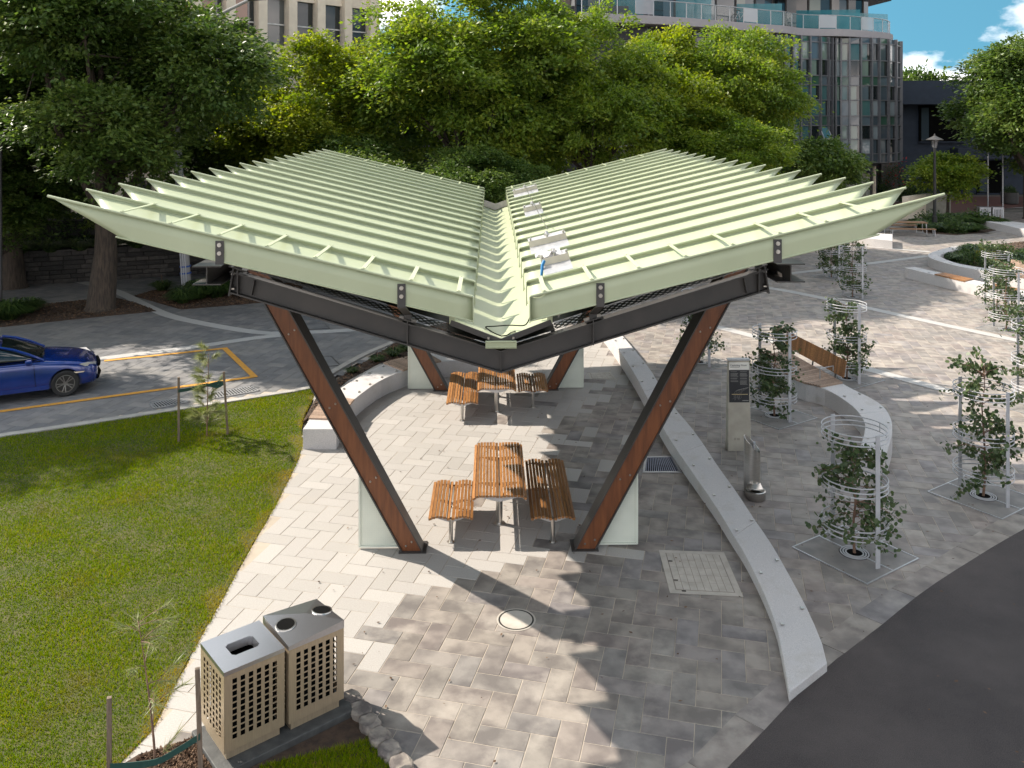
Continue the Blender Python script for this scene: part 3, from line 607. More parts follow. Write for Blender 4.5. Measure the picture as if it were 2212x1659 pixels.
# ------------------------------------------------------------------ granite seat walls
def studs(root, line, zs, n, sk=1):
    q = resample([(*p, z) for p, z in zip(line, zs)], n)
    me = STUD
    for i, p in enumerate(q[1:-1]):
        d = math.atan2(q[i + 2][1] - q[i][1], q[i + 2][0] - q[i][0]); link('skate_stop', me, root, (p[0], p[1], p[2]), d)
STUD = MB().box((0, 0, .012), (.05, .03, .024)).box((.03, 0, .018), (.02, .05, .012)).mesh('skate_stop', M_inox)
def seatwall(label, A, B, zt, n=28, stud=0, name='seat_wall', group='granite seat walls', joints=0, m=None):
    """zt: top heights along the wall"""
    A, B = spline(A, n), spline(B, n); zs = list(np.interp(np.linspace(0, 1, n), np.linspace(0, 1, len(zt)), zt))
    t = thing(name, label, 'seat wall', (0, 0, 0), 0, group)
    k = max(1, joints); per = (n - 1) / k; 
    for j in range(k):
        i0, i1 = round(j * per), round((j + 1) * per)
        a, b = A[i0:i1 + 1], B[i0:i1 + 1]; z = zs[i0:i1 + 1]
        if joints > 1:   # hairline open joint between the blocks
            lerp = lambda p, q, f: tuple(p[c] + (q[c] - p[c]) * f for c in (0, 1)); g = .006
            f = g / max(.05, math.dist(a[0], a[1])); a = [lerp(a[0], a[1], f)] + a[1:]; b = [lerp(b[0], b[1], f)] + b[1:]
        MB().stripwall(a, b, -.05, z).build('granite_block', m or M_gwall, t, bevel=.012)
    if stud:
        lerp = lambda P_, Q_, f: [(p[0] + (q[0] - p[0]) * f, p[1] + (q[1] - p[1]) * f) for p, q in zip(P_, Q_)]
        studs(t, lerp(A, B, .18), zs, stud); studs(t, lerp(A, B, .86), zs, stud)
    return t, A, B, zs
w1h = [.43, .42, .40, .37, .33, .30, .27, .24, .20, .16, .12]
zz = lambda q: [(1309.5 + a * .4907, 707.8 + b * .4907) for a, b in q]
w1l = zz([(-40, -30), (30, 55), (120, 190), (175, 290), (250, 430), (300, 510), (370, 610), (440, 710), (500, 800), (560, 900), (610, 980), (660, 1080), (705, 1180), (745, 1290), (770, 1400), (790, 1520), (805, 1605)])
w1r = zz([(5, -40), (75, 35), (185, 165), (240, 250), (305, 345), (370, 420), (430, 500), (490, 590), (570, 700), (650, 820), (720, 920), (790, 1040), (850, 1150), (900, 1250), (945, 1360), (965, 1425), (972, 1465)])
hv = lambda v: float(np.interp(v, [700, 760, 900, 1080, 1250, 1400, 1500], [.43, .43, .36, .29, .22, .16, .12]))
seatwall('long low granite wall curving from the shelter down to the asphalt road', [P(u, v, hv(v)) for u, v in w1l], [P(u, v, hv(v)) for u, v in w1r], [.43, .42, .40, .38, .35, .32, .29, .26, .23, .19, .15, .12], 44, 15, joints=5)
z = .42
w2l = PL([(1645, 770), (1720, 822), (1782, 840), (1835.5, 872), (1863, 903), (1868, 930), (1853, 981)], z); w2r = PL([(1690, 756), (1770, 800), (1832, 835), (1897, 869), (1922.6, 899.6), (1927, 934), (1915, 981)], z)
w2, A2, B2, _ = seatwall('curved granite wall ending behind the front tree guard, timber bench on its far end', w2l, w2r, [z], 30, 9, joints=3)
w4o = PL([(654, 927), (700, 866), (752, 828), (820, 790), (871.6, 775), (909, 768), (985, 758), (1060, 752)], .43); w4i = PL([(727, 927), (752, 880), (775, 855), (826, 820), (885, 797), (945, 783), (1010, 776), (1075, 770)], .43)
w4, A4, B4, _ = seatwall('semicircular granite seat wall behind the shelter with timber inserts', w4o, w4i, [.43], 34, 13, joints=4)
w3f = PL([(1954, 578), (2037.7, 598), (2105, 613), (2212, 637), (2330, 662)], .45); w3b = PL([(1976, 576.7), (2059.5, 595), (2110, 606), (2212, 628), (2330, 652)], .45)
w3, A3, B3, _ = seatwall('straight low granite seat wall on the plaza in front of the round planter', w3f, w3b, [.45], 16, 7, joints=2)
w5o = PL([(2105, 533), (2065, 531.7), (2037.7, 537), (2012, 545), (2004, 551.7), (2014, 559), (2056, 571.6), (2110, 582.5), (2212, 601), (2330, 622)], .45); w5i = PL([(2100, 538), (2072, 538), (2050, 543), (2036, 548), (2031.4, 551.7), (2036, 557), (2070, 569), (2120, 578), (2212, 594), (2330, 614)], .45)
w5, A5, B5, _ = seatwall('curved granite planter wall wrapped round the plaza garden bed', w5o, w5i, [.45], 34, 10, joints=3)
for lab, q, zz in (('short granite wall end beside the far picnic set', [(1800, 505), (1880, 515), (1928, 520), (1928, 506), (1890, 503), (1815, 494)], .45), ('granite wall at the right edge behind the far bush bed', [(2118, 476), (2170, 486), (2212, 496), (2330, 512), (2330, 498), (2212, 482), (2122, 467)], .45)):
    h = len(q) // 2; seatwall(lab, PL(q[:3], zz), PL(q[::-1][:3], zz), [zz], 8, 0)
# timber seat inserts: slats laid across the wall
def inserts(root, A, B, f0, f1, z, m, name='timber_insert'):
    n = 200; a, b = resample(A, n), resample(B, n); i = int(f0 * n)
    L_ = sum(math.dist(a[k], a[k + 1]) for k in range(int(f0 * n), min(n - 1, int(f1 * n)))); c = max(2, int(L_ / .085))
    for k in range(c):
        f = f0 + (f1 - f0) * (k + .5) / c; j = min(n - 1, int(f * n)); p, q = Vector((*a[j], z)), Vector((*b[j], z)); d = (q - p).normalized() * .02
        MB().bar(p - d, q + d, .068, .045).build('seat_slat', m, root)
inserts(w4, A4, B4, .07, .26, .447, M_slatpale); inserts(w4, A4, B4, .60, .78, .447, M_slatpale)
inserts(w3, A3, B3, .22, .42, .466, M_slat); inserts(w3, A3, B3, .55, .7, .466, M_slat)
def backbench(label, A, B, f0, f1, z, m1, m2, flip=False, group=None):
    t = thing('timber_bench', label, 'bench', (0, 0, 0), 0, group)
    n = 400; a, b = resample(A, n), resample(B, n); rng_ = range(int(f0 * n), int(f1 * n)); L_ = sum(math.dist(a[k], a[k + 1]) for k in rng_); c = max(2, int(L_ / .07))
    top = []
    for k in range(c):
        j = int((f0 + (f1 - f0) * (k + .5) / c) * n); p, q = Vector((*a[j], z + .025)), Vector((*b[j], z + .025)); o = (q - p).normalized()
        MB().bar(p - o * .02, q - o * .02, .05, .045).build('seat_slat', m1, t)
        s = q + o * .0; e = s + Vector((0, 0, .53)) + o * .12; s = s + Vector((0, 0, .12)) + o * .02
        MB().bar(s, e, .05, .03, up=o).build('back_slat', m2, t); top.append((s, e, o))
    for fr in (.12, .5, .88):
        s, e, o = top[int(fr * (c - 1))]; MB().bar(s - Vector((0, 0, .14)), (s + e) / 2 + o * .03, .03, .03).build('back_bracket', M_steel, t)
    for h in (.25, .75):
        MB().tube([s + (e - s) * h + o * .025 for s, e, o in top], .014, 5).build('back_rail', M_steel, t)
    s, e, o = top[int(.86 * (c - 1))]; p = s - o * .48
    MB().tube([(p.x, p.y, z), (p.x, p.y, z + .3), (s.x, s.y, z + .3), (s.x, s.y, z + .05)], .016, 6).build('armrest', M_galv, t)
    return t
backbench('timber bench with upright slatted back on the curved granite wall', A2, B2, .02, .40, .42, M_slatpale, M_slat)
backbench('pale timber bench with slatted back on the round planter wall, behind caged trees', A5, B5, .74, .90, .45, M_slatpale, M_slatpale)
# ------------------------------------------------------------------ litter bins
def perf_face(b, o, ex, ez, w, h, nx, nz, hole, mx, z0, z1, mi=0):
    """flat sheet with square holes"""
    o, ex, ez = Vector(o), Vector(ex), Vector(ez); px = (w - 2 * mx) / nx; pz = (z1 - z0) / nz
    xs = [0] + [mx + px * (i + .5) + s * hole / 2 for i in range(nx) for s in (-1, 1)] + [w]; zs = [0] + [z0 + pz * (i + .5) + s * hole / 2 for i in range(nz) for s in (-1, 1)] + [h]
    vs = [o + ex * x + ez * z for z in zs for x in xs]; k = len(xs); fs = []
    for j in range(len(zs) - 1):
        for i in range(k - 1):
            if i % 2 == 1 and j % 2 == 1: continue
            fs.append((j * k + i, j * k + i + 1, (j + 1) * k + i + 1, (j + 1) * k + i))
    b.add(vs, fs, mi)
def bin_body(t, H, plinth=.0, mfar=None):
    w = .69; m = mfar or M_binst
    for k in range(4):
        q = Matrix.Rotation(k * math.pi / 2, 3, 'Z'); b = MB(); perf_face(b, q @ Vector((-w / 2, -w / 2, .10)), q @ Vector((1, 0, 0)), (0, 0, 1), w, H - .14, 6, 10, .052, .07, .11, H - .20)
        o = b.build('perforated_side', m, t); sd = o.modifiers.new('solid', 'SOLIDIFY'); sd.thickness = .004; sd.offset = 0
    MB().box((0, 0, .05), (w - .08, w - .08, .11)).build('base', m, t)
    MB().box((0, 0, H * .5 - .02), (w - .16, w - .16, H - .24)).build('liner', M_black, t)
def litter_bin(loc, rz, label, kind, group='steel litter bins'):
    t = thing('litter_bin', label, 'bin', loc, rz, group); H = .975; w = .69; bin_body(t, H)
    a = w / 2 + .004
    if kind == 'flat':
        hx, hy, zt, cz = .16, .125, H, .03; ch = .035
        outer = [(-a, -a), (a, -a), (a, a), (-a, a)]
        hole = [(-hx + ch, -hy), (hx - ch, -hy), (hx, -hy + ch), (hx, hy - ch), (hx - ch, hy), (-hx + ch, hy), (-hx, hy - ch), (-hx, -hy + ch)]
        vs = [(x, y, zt) for x, y in outer] + [(x, y, zt) for x, y in hole] + [(x, y, zt - .045) for x, y in outer] + [(x * .9, y * .9, zt - .09) for x, y in hole]
        fs = [(0, 1, 5, 4), (1, 6, 5), (1, 2, 7, 6), (2, 8, 7), (2, 3, 9, 8), (3, 10, 9), (3, 0, 11, 10), (0, 4, 11)] + [(12 + i, 12 + (i + 1) % 4, (i + 1) % 4, i) for i in range(4)]
        fs += [(4 + i, 4 + (i + 1) % 8, 16 + (i + 1) % 8, 16 + i) for i in range(8)]
        MB().add(vs, fs).build('lid', M_binlid, t)
    else:
        zc = H + .053; c = [(-a, -a, H), (a, -a, H + .045), (a, a, H), (-a, a, H + .045)]
        vs = c + [(.06, .06, zc)] + [(x, y, H - .045) for x, y, z in c]
        lid = MB().add(vs, [(0, 1, 4), (1, 2, 4), (2, 3, 4), (3, 0, 4)] + [(5 + i, 5 + (i + 1) % 4, (i + 1) % 4, i) for i in range(4)]).build('lid', M_binlid, t)
        for (p, q, r) in (((-a, a, H + .045), (-a, -a, H), (.06, .06, zc)), ((a, -a, H + .045), (a, a, H), (.06, .06, zc))):
            p, q, r = Vector(p), Vector(q), Vector(r); nrm = (q - p).cross(r - p).normalized(); nrm = nrm if nrm.z > 0 else -nrm; cen = (p + q + r) / 3 - nrm * .004
            M = nrm.to_track_quat('Z', 'Y').to_matrix()
            MB().lathe([(.0, .012), (.105, .012)], cen, 20, M=M).build('opening', M_black, lid)
            MB().lathe([(.102, .0), (.104, .016), (.118, .016), (.124, .0)], cen, 20, M=M).build('opening_rim', M_inox, lid)
    return t
BR = math.radians(39.7)
MB().box((-2.73, 9.98, .045), (1.62, .86, .10), rz=BR).build('bin_slab', mat('slab_stone', (.075, .075, .072), .7, scale=8, detail=7, col2=(.045, .045, .045), bump=.2), bevel=.01, label='dark stone slab under the two front bins', cat='slab')
litter_bin((-3.045, 9.78, .095), BR, 'perforated steel bin with a flat lid and rectangular opening, front left', 'flat')
litter_bin((-2.468, 10.24, .095), BR, 'perforated steel bin with a peaked lid and two round holes, front left', 'peak')
for i, (u, lab) in enumerate(((2125, 'left of the two far grey perforated bins by the brick paving'), (2153, 'right of the two far grey perforated bins by the brick paving'))):
    x, y = P(u, 479); t = thing('litter_bin', lab, 'bin', (x, y, 0), math.radians(-12), 'steel litter bins'); bin_body(t, 1.0, mfar=M_galv)
    MB().box((0, 0, 1.0), (.72, .72, .05)).build('lid', M_binlid, t)
# rough stone edging beside the bins
edge_st = spline(PL([(745, 1508), (762, 1520), (790, 1560), (818, 1600), (850, 1640), (885, 1690), (930, 1750)]), 9)
for i in range(8):
    p, q = Vector(edge_st[i]), Vector(edge_st[i + 1]); c = (p + q) / 2; l = (q - p).length * .5; an = math.atan2(q.y - p.y, q.x - p.x)
    b = MB(); rr = random.Random(i + 40); n = 10; vs = []
    for zz, sc in ((-.02, 1.0), (.05, 1.0), (.085, .95), (.105, .72)):
        for k in range(n):
            t_ = 2 * math.pi * k / n; sup = (abs(math.cos(t_)) ** 7 + abs(math.sin(t_)) ** 7) ** (-1 / 7)
            vs.append((math.cos(t_) * sup * l * 1.0 * sc * rr.uniform(.93, 1.04), math.sin(t_) * sup * .125 * sc * rr.uniform(.85, 1.1), zz + rr.uniform(-.012, .012)))
    fs = [(j * n + k, j * n + (k + 1) % n, (j + 1) * n + (k + 1) % n, (j + 1) * n + k) for j in range(3) for k in range(n)] + [tuple(3 * n + k for k in range(n))]
    b.add(vs, fs).build('edging_rock', M_rough, None, smooth=False, bevel=.006, label=['rough edging rock touching the corner of the bin slab', 'second rough edging rock from the bin slab', 'third rough edging rock from the bin slab', 'fourth rough edging rock from the bin slab', 'rough edging rock nearest the bottom edge of the photo', 'edging rock beyond the bottom edge', 'buried edging rock beyond the bottom edge', 'last edging rock beyond the bottom edge'][i], cat='rock', group='rough rocks edging the front bed').location = (c.x, c.y, 0)
    bpy.context.scene.collection.objects[-1].rotation_euler = (0, 0, an)
# ------------------------------------------------------------------ covers and grates
mx_, my_ = P(1115, 1339)
t = thing('manhole_cover', 'round pale manhole cover set in the front paving', 'manhole cover', (mx_, my_, 0))
MB().lathe([(0, .006), (.225, .006)], n=36).build('lid', M_cover, t); MB().lathe([(.225, .0045), (.25, .0045)], n=36).build('gap', M_dark, t); MB().lathe([(.25, .006), (.275, .006)], n=36).build('ring', M_cover, t)
def cover(label, q, nx, ny, dark=()):
    q = [Vector(p) for p in PL(q)]; o = sum(q, Vector((0, 0))) / 4; q = [p - o for p in q]
    t = thing('utility_cover', label, 'access cover', (o.x, o.y, 0), 0, 'rectangular access covers')
    f = lambda a, b: (q[0] * (1 - a) * (1 - b) + q[1] * a * (1 - b) + q[2] * a * b + q[3] * (1 - a) * b)
    MB().add([(*f(a, b), .006) for a, b in ((0, 0), (1, 0), (1, 1), (0, 1))], [(0, 1, 2, 3)]).build('frame', M_cover, t)
    for i in range(nx):
        for j in range(ny):
            g = .0035; a0, a1 = .1 + .8 * i / nx + g, .1 + .8 * (i + 1) / nx - g; b0, b1 = .08 + .84 * j / ny + g * .6, .08 + .84 * (j + 1) / ny - g * .6
            z = .010 + R.uniform(0, .002); MB().add([(*f(a, b), zz) for zz in (.004, z) for a, b in ((a0, b0), (a1, b0), (a1, b1), (a0, b1))], [(4, 5, 6, 7), (0, 1, 5, 4), (1, 2, 6, 5), (2, 3, 7, 6), (3, 0, 4, 7)]).build('paving_inlay', M_cover, t)
    MB().add([(*f(a, b), .0075) for a, b in ((.09, .075), (.91, .075), (.91, .925), (.09, .925))], [(0, 1, 2, 3)]).build('gap', M_grime, t)
    for a, b in dark:
        MB().add([(*f(a + da, b + db), .0135) for da, db in ((-.03, -.012), (.03, -.012), (.03, .012), (-.03, .012))], [(0, 1, 2, 3)]).build('lifting_slot', M_black, t)
M_grime = mat('grime', (.24, .205, .185), .9)
cover('large pale square access cover beside the long granite wall', [(1423, 1188.5), (1564, 1193.8), (1606, 1290), (1447.4, 1282)], 8, 5, ((.13, .28), (.13, .72), (.2, .95)))
cover('small pale access cover behind the rear right column', [(1270.5, 805.7), (1318, 804), (1333.6, 821), (1274, 819)], 4, 3)
def grate(label, q, n, m1, m2, group='drain grates'):
    q = [Vector(p) for p in PL(q)]; o = sum(q, Vector((0, 0))) / 4; q = [p - o for p in q]; t = thing('drain_grate', label, 'drain grate', (o.x, o.y, 0), 0, group)
    f = lambda a, b: (q[0] * (1 - a) * (1 - b) + q[1] * a * (1 - b) + q[2] * a * b + q[3] * (1 - a) * b)
    MB().add([(*f(a, b), .008) for a, b in ((0, 0), (1, 0), (1, 1), (0, 1))], [(0, 1, 2, 3)]).build('pit', M_black, t)
    for i in range(n):
        a = .05 + .9 * (i + .5) / n; MB().bar((*f(a, .06), .014), (*f(a, .94), .014), .9 * (q[1] - q[0]).length / n * .55, .012).build('bar', m1, t)
    for a, b in (((0, .03), (1, .03)), ((0, .97), (1, .97)), ((.02, 0), (.02, 1)), ((.98, 0), (.98, 1))): MB().bar((*f(*a), .013), (*f(*b), .013), .045, .016).build('frame', m2, t)
grate('square blue grey steel grate in the paving by the right column', [(1393.9, 988), (1452, 986.6), (1472.4, 1022.4), (1389, 1022)], 16, mat('blue_steel', (.20, .22, .30), .4, .7), M_galv)
grate('drain grate in the street just left of the staked sapling', [(322.6, 872), (386, 860), (410, 869), (333, 884)], 11, M_galv, M_galv)
grate('drain grate in the street just right of the staked sapling', [(454, 850), (543, 834.7), (562, 845), (463, 862)], 14, M_galv, M_galv)
for i, (q, lab) in enumerate((([(540, 790), (622, 778), (650, 795), (565, 808)], 'dark outlined street pit cover left of the yellow line corner'), ([(575, 655), (620, 650), (650, 662), (600, 668)], 'dark outlined street pit cover in the shaded street'))):
    a = PL([(655, 772), (715, 770), (735, 790), (668, 794)] if i == 0 else [(655, 700), (700, 698), (712, 710), (668, 712)])
    t = thing('pit_cover', 'outlined stone pit cover in the street ' + ('behind the left column' if i == 0 else 'on the far side of the pale band'), 'access cover', (0, 0, 0), 0, 'stone pit covers')
    MB().sheet(a, .009).build('inlay', M_slate, t); [MB().bar((*a[k], .008), (*a[(k + 1) % 4], .008), .03, .012).build('frame', M_steel, t) for k in range(4)]
# ------------------------------------------------------------------ sign pillar and drinking fountain
t = thing('sign_pillar', 'tapered concrete pillar with a black and white information panel', 'sign', (4.82, 18.43, 0))
hb, ht, H = .25, .222, 1.9
MB().add([(x, y, z) for z, h, d0, d1 in ((-.02, hb, -.10, .14), (H, ht, -.04, .06)) for x, y in ((-h, d0), (h, d0), (h, d1), (-h, d1))], [(0, 1, 5, 4), (1, 2, 6, 5), (2, 3, 7, 6), (3, 0, 4, 7), (4, 5, 6, 7)]).build('pillar', M_concrete, t, bevel=.012)
yf = lambda z: -.10 + .06 * z / H - .004
def pl(z0, z1, h, m, name, d=0., par=None): return MB().add([(-h, yf(z0) - d, z0), (h, yf(z0) - d, z0), (h, yf(z1) - d, z1), (-h, yf(z1) - d, z1), (-h, yf(z0) + .01, z0), (h, yf(z0) + .01, z0), (h, yf(z1) + .01, z1), (-h, yf(z1) + .01, z1)], [(0, 1, 2, 3), (0, 4, 5, 1), (3, 2, 6, 7), (0, 3, 7, 4), (1, 5, 6, 2)]).build(name, m, par or t)
MB().box((0, .01, H + .012), (.47, .13, .03)).build('cap', M_galv, t)
M_pb = mat('sign_black', (.025, .026, .03), .35); M_pw = mat('sign_white', (.72, .70, .64), .45); M_ink = mat('sign_ink', (.06, .05, .07), .6); M_grey = mat('sign_grey_print', (.32, .31, .29), .6); M_tan = mat('sign_tan_print', (.55, .42, .22), .6)
pb = pl(1.02, 1.70, .212, M_pb, 'info_panel', .003); pw = pl(1.705, 1.86, .212, M_pw, 'header_panel', .003)
cu = bpy.data.curves.new('title', 'FONT'); cu.body = 'Capturing Water'; cu.size = .052; cu.extrude = .0006
tx = bpy.data.objects.new('title', cu); COL.objects.link(tx); tx.parent = pw; tx.location = (-.19, yf(1.79) - .0065, 1.785); tx.rotation_euler = (math.pi / 2 - .03, 0, 0); cu.materials.append(M_ink)
b = MB(); b.box((-.09, yf(1.76) - .0055, 1.762), (.20, .001, .008)); b.build('subtitle', M_ink, pw)
b = MB()
for cx, n in ((-.1, 12), (.1, 15)):
    for k in range(n):
        if k in (1, 6, 9): continue
        z = 1.665 - k * .019; w = .165 * R.uniform(.8, 1); b.box((cx - .082 + w / 2, yf(z) - .0055, z), (w, .001, .006))
b.build('text_lines', M_grey, pb)
b = MB()
zl = 1.19; rr = random.Random(5)
for k in range(14):
    x0 = -.12 + .012 * k; z0 = zl - .01
    b.tube([(x0, yf(z0) - .006, z0), (x0 + rr.uniform(-.02, .02), yf(z0) - .006, z0 - rr.uniform(.02, .06)), (x0 + rr.uniform(-.04, .04), yf(z0) - .006, z0 - rr.uniform(.07, .12))], .0012, 3)
    b.tube([(x0, yf(z0) - .006, zl + .01), (x0 + .03, yf(z0) - .006, zl + .06 + .04 * math.sin(k / 13 * 3.1)), (.2, yf(z0) - .006, zl + .15)], .0012, 3)
b.build('drawing_lines', M_grey, pb); MB().box((.01, yf(zl) - .006, zl), (.34, .001, .012)).build('drawing_ground', M_tan, pb); MB().box((.13, yf(1.06) - .006, 1.06), (.13, .001, .012)).build('caption', M_grey, pb)
b = MB()
for k in range(6):
    if k != 2: b.box((-.11 + k * .022, yf(.25) + .001, .25), (.008, .004, .045))
b.build('engraved_marks', mat('engraved', (.25, .23, .20), .9), t)
t = thing('drinking_fountain', 'brushed steel drinking fountain with a slanted top and a dog bowl', 'drinking fountain', (4.53, 16.33, 0))
b = MB(); n = 28; r = .152
vs = [(r * math.cos(2 * math.pi * k / n), r * math.sin(2 * math.pi * k / n), .0) for k in range(n)] + [(r * math.cos(a), r * math.sin(a), .90 - .14 * math.cos(a) + .05 * math.sin(a)) for a in (2 * math.pi * k / n for k in range(n))]
vs += [(x * .93, y * .93, z - .004) for x, y, z in vs[n:]] + [(x * .9, y * .9, z - .10) for x, y, z in vs[n:2 * n]]
fs = [(j * n + k, j * n + (k + 1) % n, (j + 1) * n + (k + 1) % n, (j + 1) * n + k) for j in range(3) for k in range(n)] + [tuple(3 * n + k for k in range(n))]
b.add(vs, fs).build('column', M_inox, t, smooth=True)
MB().tube([(.02, -.03, .80), (.02, -.05, .93), (.02, -.09, .96)], .022, 8).build('spout', M_white, t, smooth=True)
MB().add([(-.12, -.13, .19), (.12, -.13, .19), (.12, -.30, .165), (-.12, -.30, .165), (-.12, -.13, .21), (.12, -.13, .21), (.0, -.13, .27)], [(0, 1, 2, 3), (0, 4, 5, 1), (4, 6, 5), (0, 3, 4), (1, 5, 2), (3, 2, 5, 4)]).build('splash_plate', M_inox, t)
MB().lathe([(.165, 0), (.183, .02), (.185, .155), (.172, .168), (.15, .16), (.13, .10), (.05, .085), (0, .085)], (-.02, -.30, 0), 24).build('dog_bowl', M_inox, t, smooth=True)
# ------------------------------------------------------------------ foliage makers (numpy)
def leaves(C, D, L_, Wd, tilt=.5):
    """rhombic leaves: centres C, directions D, lengths, widths"""
    n = len(C); D = D / np.linalg.norm(D, axis=1)[:, None]; up = np.array([0, 0, 1.]) + rng.normal(0, tilt, (n, 3)); Sd = np.cross(D, up); Sd /= np.linalg.norm(Sd, axis=1)[:, None] + 1e-9
    L_ = L_[:, None]; Wd = Wd[:, None]; Nn = np.cross(Sd, D)
    V = np.stack([C - D * L_ * .5, C + Sd * Wd * .5 - Nn * L_ * .08, C + D * L_ * .5, C - Sd * Wd * .5 - Nn * L_ * .08], 1)
    return V.reshape(-1, 3), np.arange(4 * n).reshape(-1, 4)
def round_leaves(C, Nn, r):
    n = len(C); Nn = Nn / np.linalg.norm(Nn, axis=1)[:, None]; A = np.cross(Nn, rng.normal(0, 1, (n, 3))); A /= np.linalg.norm(A, axis=1)[:, None]; B = np.cross(Nn, A); a = np.arange(6) * math.pi / 3
    V = C[:, None] + r[:, None, None] * (A[:, None] * np.cos(a)[None, :, None] + B[:, None] * np.sin(a)[None, :, None] * .85)
    return V.reshape(-1, 3), np.arange(6 * n).reshape(-1, 6)
def tree_meshes(seed, H, zb, Rr, mleaf, nclump=420, per=95, leaf=.23, trunk=.32, nlobe=11, flat=.5, cs=.62):
    global rng
    rng = np.random.default_rng(seed); rr = random.Random(seed)
    zc, hz = (H + zb) / 2, (H - zb) / 2
    lobes = []
    for i in range(nlobe):
        a = i * 2.4 + rr.uniform(-.4, .4); e = rr.uniform(-.75, .95); rad = math.sqrt(max(0, 1 - e * e * .8)) * rr.uniform(.45, .68)
        lobes.append((Rr * rad * math.cos(a), Rr * rad * math.sin(a), zc + hz * e * .62, Rr * rr.uniform(.36, .54)))
    lobes.append((0, 0, zc + hz * .55, Rr * .45))
    Cs, Out = [], []
    tw = np.array([l[3] ** 2 for l in lobes]); tw /= tw.sum()
    for i in range(nclump):
        x, y, z, r = lobes[rng.choice(len(lobes), p=tw)]; d = rng.normal(0, 1, 3); d /= np.linalg.norm(d)
        if d[2] < -.3 and rng.random() < .5: d[2] *= -1
        f = rng.uniform(.62, 1.08); c = np.array([x + d[0] * r * f, y + d[1] * r * f, z + d[2] * r * f * .85])
        if c[2] < zb * .7: c[2] = zb * .7 + rng.random()
        Cs.append(c); Out.append(d)
    Cs, Out = np.array(Cs), np.array(Out); ct = rng.random(nclump)
    C, D, T = [], [], []
    for c, o, t in zip(Cs, Out, ct):
        k = int(per * rng.uniform(.5, 1.5)); s = cs * rng.uniform(.7, 1.3)
        q = rng.normal(0, 1, (k, 3)) * np.array([s, s, s * flat]) * .55
        rad = np.hypot(q[:, 0], q[:, 1]); q[:, 2] -= rad ** 2 * .28 / s
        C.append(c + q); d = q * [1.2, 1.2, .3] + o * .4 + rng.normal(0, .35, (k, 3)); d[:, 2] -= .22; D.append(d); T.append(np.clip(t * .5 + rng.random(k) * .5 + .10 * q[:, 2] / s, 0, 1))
    C, D, T = np.concatenate(C), np.concatenate(D), np.concatenate(T); n = len(C)
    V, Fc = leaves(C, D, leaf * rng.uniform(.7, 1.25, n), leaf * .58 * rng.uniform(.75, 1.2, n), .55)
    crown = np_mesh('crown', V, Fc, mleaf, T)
    b = MB(); tip = Vector((rr.uniform(-.3, .3), rr.uniform(-.3, .3), zb + (H - zb) * .55)); fork = Vector((rr.uniform(-.15, .15), rr.uniform(-.15, .15), zb * .9))
    b.tube([(0, 0, -.1), (0, 0, .15), fork * .5, fork, fork.lerp(tip, .5) + Vector((.2, -.1, 0)), tip], [trunk * 1.45, trunk * 1.1, trunk, trunk * .85, trunk * .5, trunk * .12], 12)
    for l in lobes:
        e = Vector(l[:3]); s = fork.lerp(tip, rr.uniform(0, .6)); m = s.lerp(e, .5) + Vector((rr.uniform(-.3, .3), rr.uniform(-.3, .3), -.25 * (e - s).length * .2))
        b.tube([s, m, e], [trunk * .42, trunk * .25, trunk * .06], 7)
        for _ in range(5):
            j = Cs[rng.integers(nclump)]; 
            if (Vector(j) - e).length < l[3] * 1.6: b.tube([m.lerp(e, rr.uniform(.2, 1)), Vector(j)], [trunk * .10, trunk * .02], 5)
    return b.mesh('trunk', M_bark, True), crown
def plant_tree(name, label, loc, meshes, rz=0, sc=(1, 1, 1), group='street trees', cat='tree', crown_mat=None):
    t = thing(name, label, cat, (*loc, 0), rz, group); t.scale = sc
    link('trunk', meshes[0], t); c = link('crown', meshes[1], t)
    if crown_mat: c.material_slots[0].link = 'OBJECT'; c.material_slots[0].material = crown_mat
    return t
TA = tree_meshes(11, 14.2, 2.4, 5.2, M_elm, 720, 130, .20, .42, 15)
TB = tree_meshes(23, 12.8, 2.6, 4.9, M_ash, 680, 130, .195, .24, 14, .45)
TC = tree_meshes(37, 11.2, 2.6, 4.0, M_ash, 560, 125, .19, .22, 12, .45)
TD = tree_meshes(53, 12.6, 2.8, 4.4, M_ash2, 600, 125, .195, .24, 13, .5)
plant_tree('street_tree', 'big dark leafed elm with a thick trunk standing in the mulch at left', (-15.2, 32), TA, 0, (1.1, 1.08, 1.0))
plant_tree('street_tree', 'tall elm out of view beyond the left edge, shading the blue car', (-22.6, 25.5), TA, 2.1, (.95, .95, .9))
plant_tree('street_tree', 'broad dark elm behind the blue car at the far left edge', (-20.8, 36.2), TA, 4.0, (1, 1, .92))
plant_tree('street_tree', 'dark green tree right of the street pole, in front of the beige columns', (-13.8, 41), TC, 1.0, (1.0, 1.0, .92), crown_mat=M_elm)
plant_tree('street_tree', 'yellow topped tree rising in a spike before the beige offices', (-9.2, 39.5), TD, .4, (1.05, 1.05, .90))
plant_tree('street_tree', 'widest yellow green tree, directly behind the middle of the roof', (-2.3, 39), TB, .0, (1.17, 1.1, 1.15))
plant_tree('street_tree', 'yellow green tree behind the right roof wing, left of the glass tower balcony', (3.9, 41), TB, 2.4, (.92, .92, 1.0))
plant_tree('street_tree', 'green tree standing closest in front of the glass apartment facade', (11.8, 46), TC, 2.9, (1.0, 1.0, 1.12))
plant_tree('street_tree', 'low dark tree filling the gap at the far end of the roof gutter', (-1.4, 34.5), TC, 5.0, (.72, .72, .56), crown_mat=M_elm)
plant_tree('street_tree', 'low tree under the canopy left of the gutter gap', (-7.0, 36.5), TC, 3.6, (.9, .9, .6), crown_mat=M_elm)
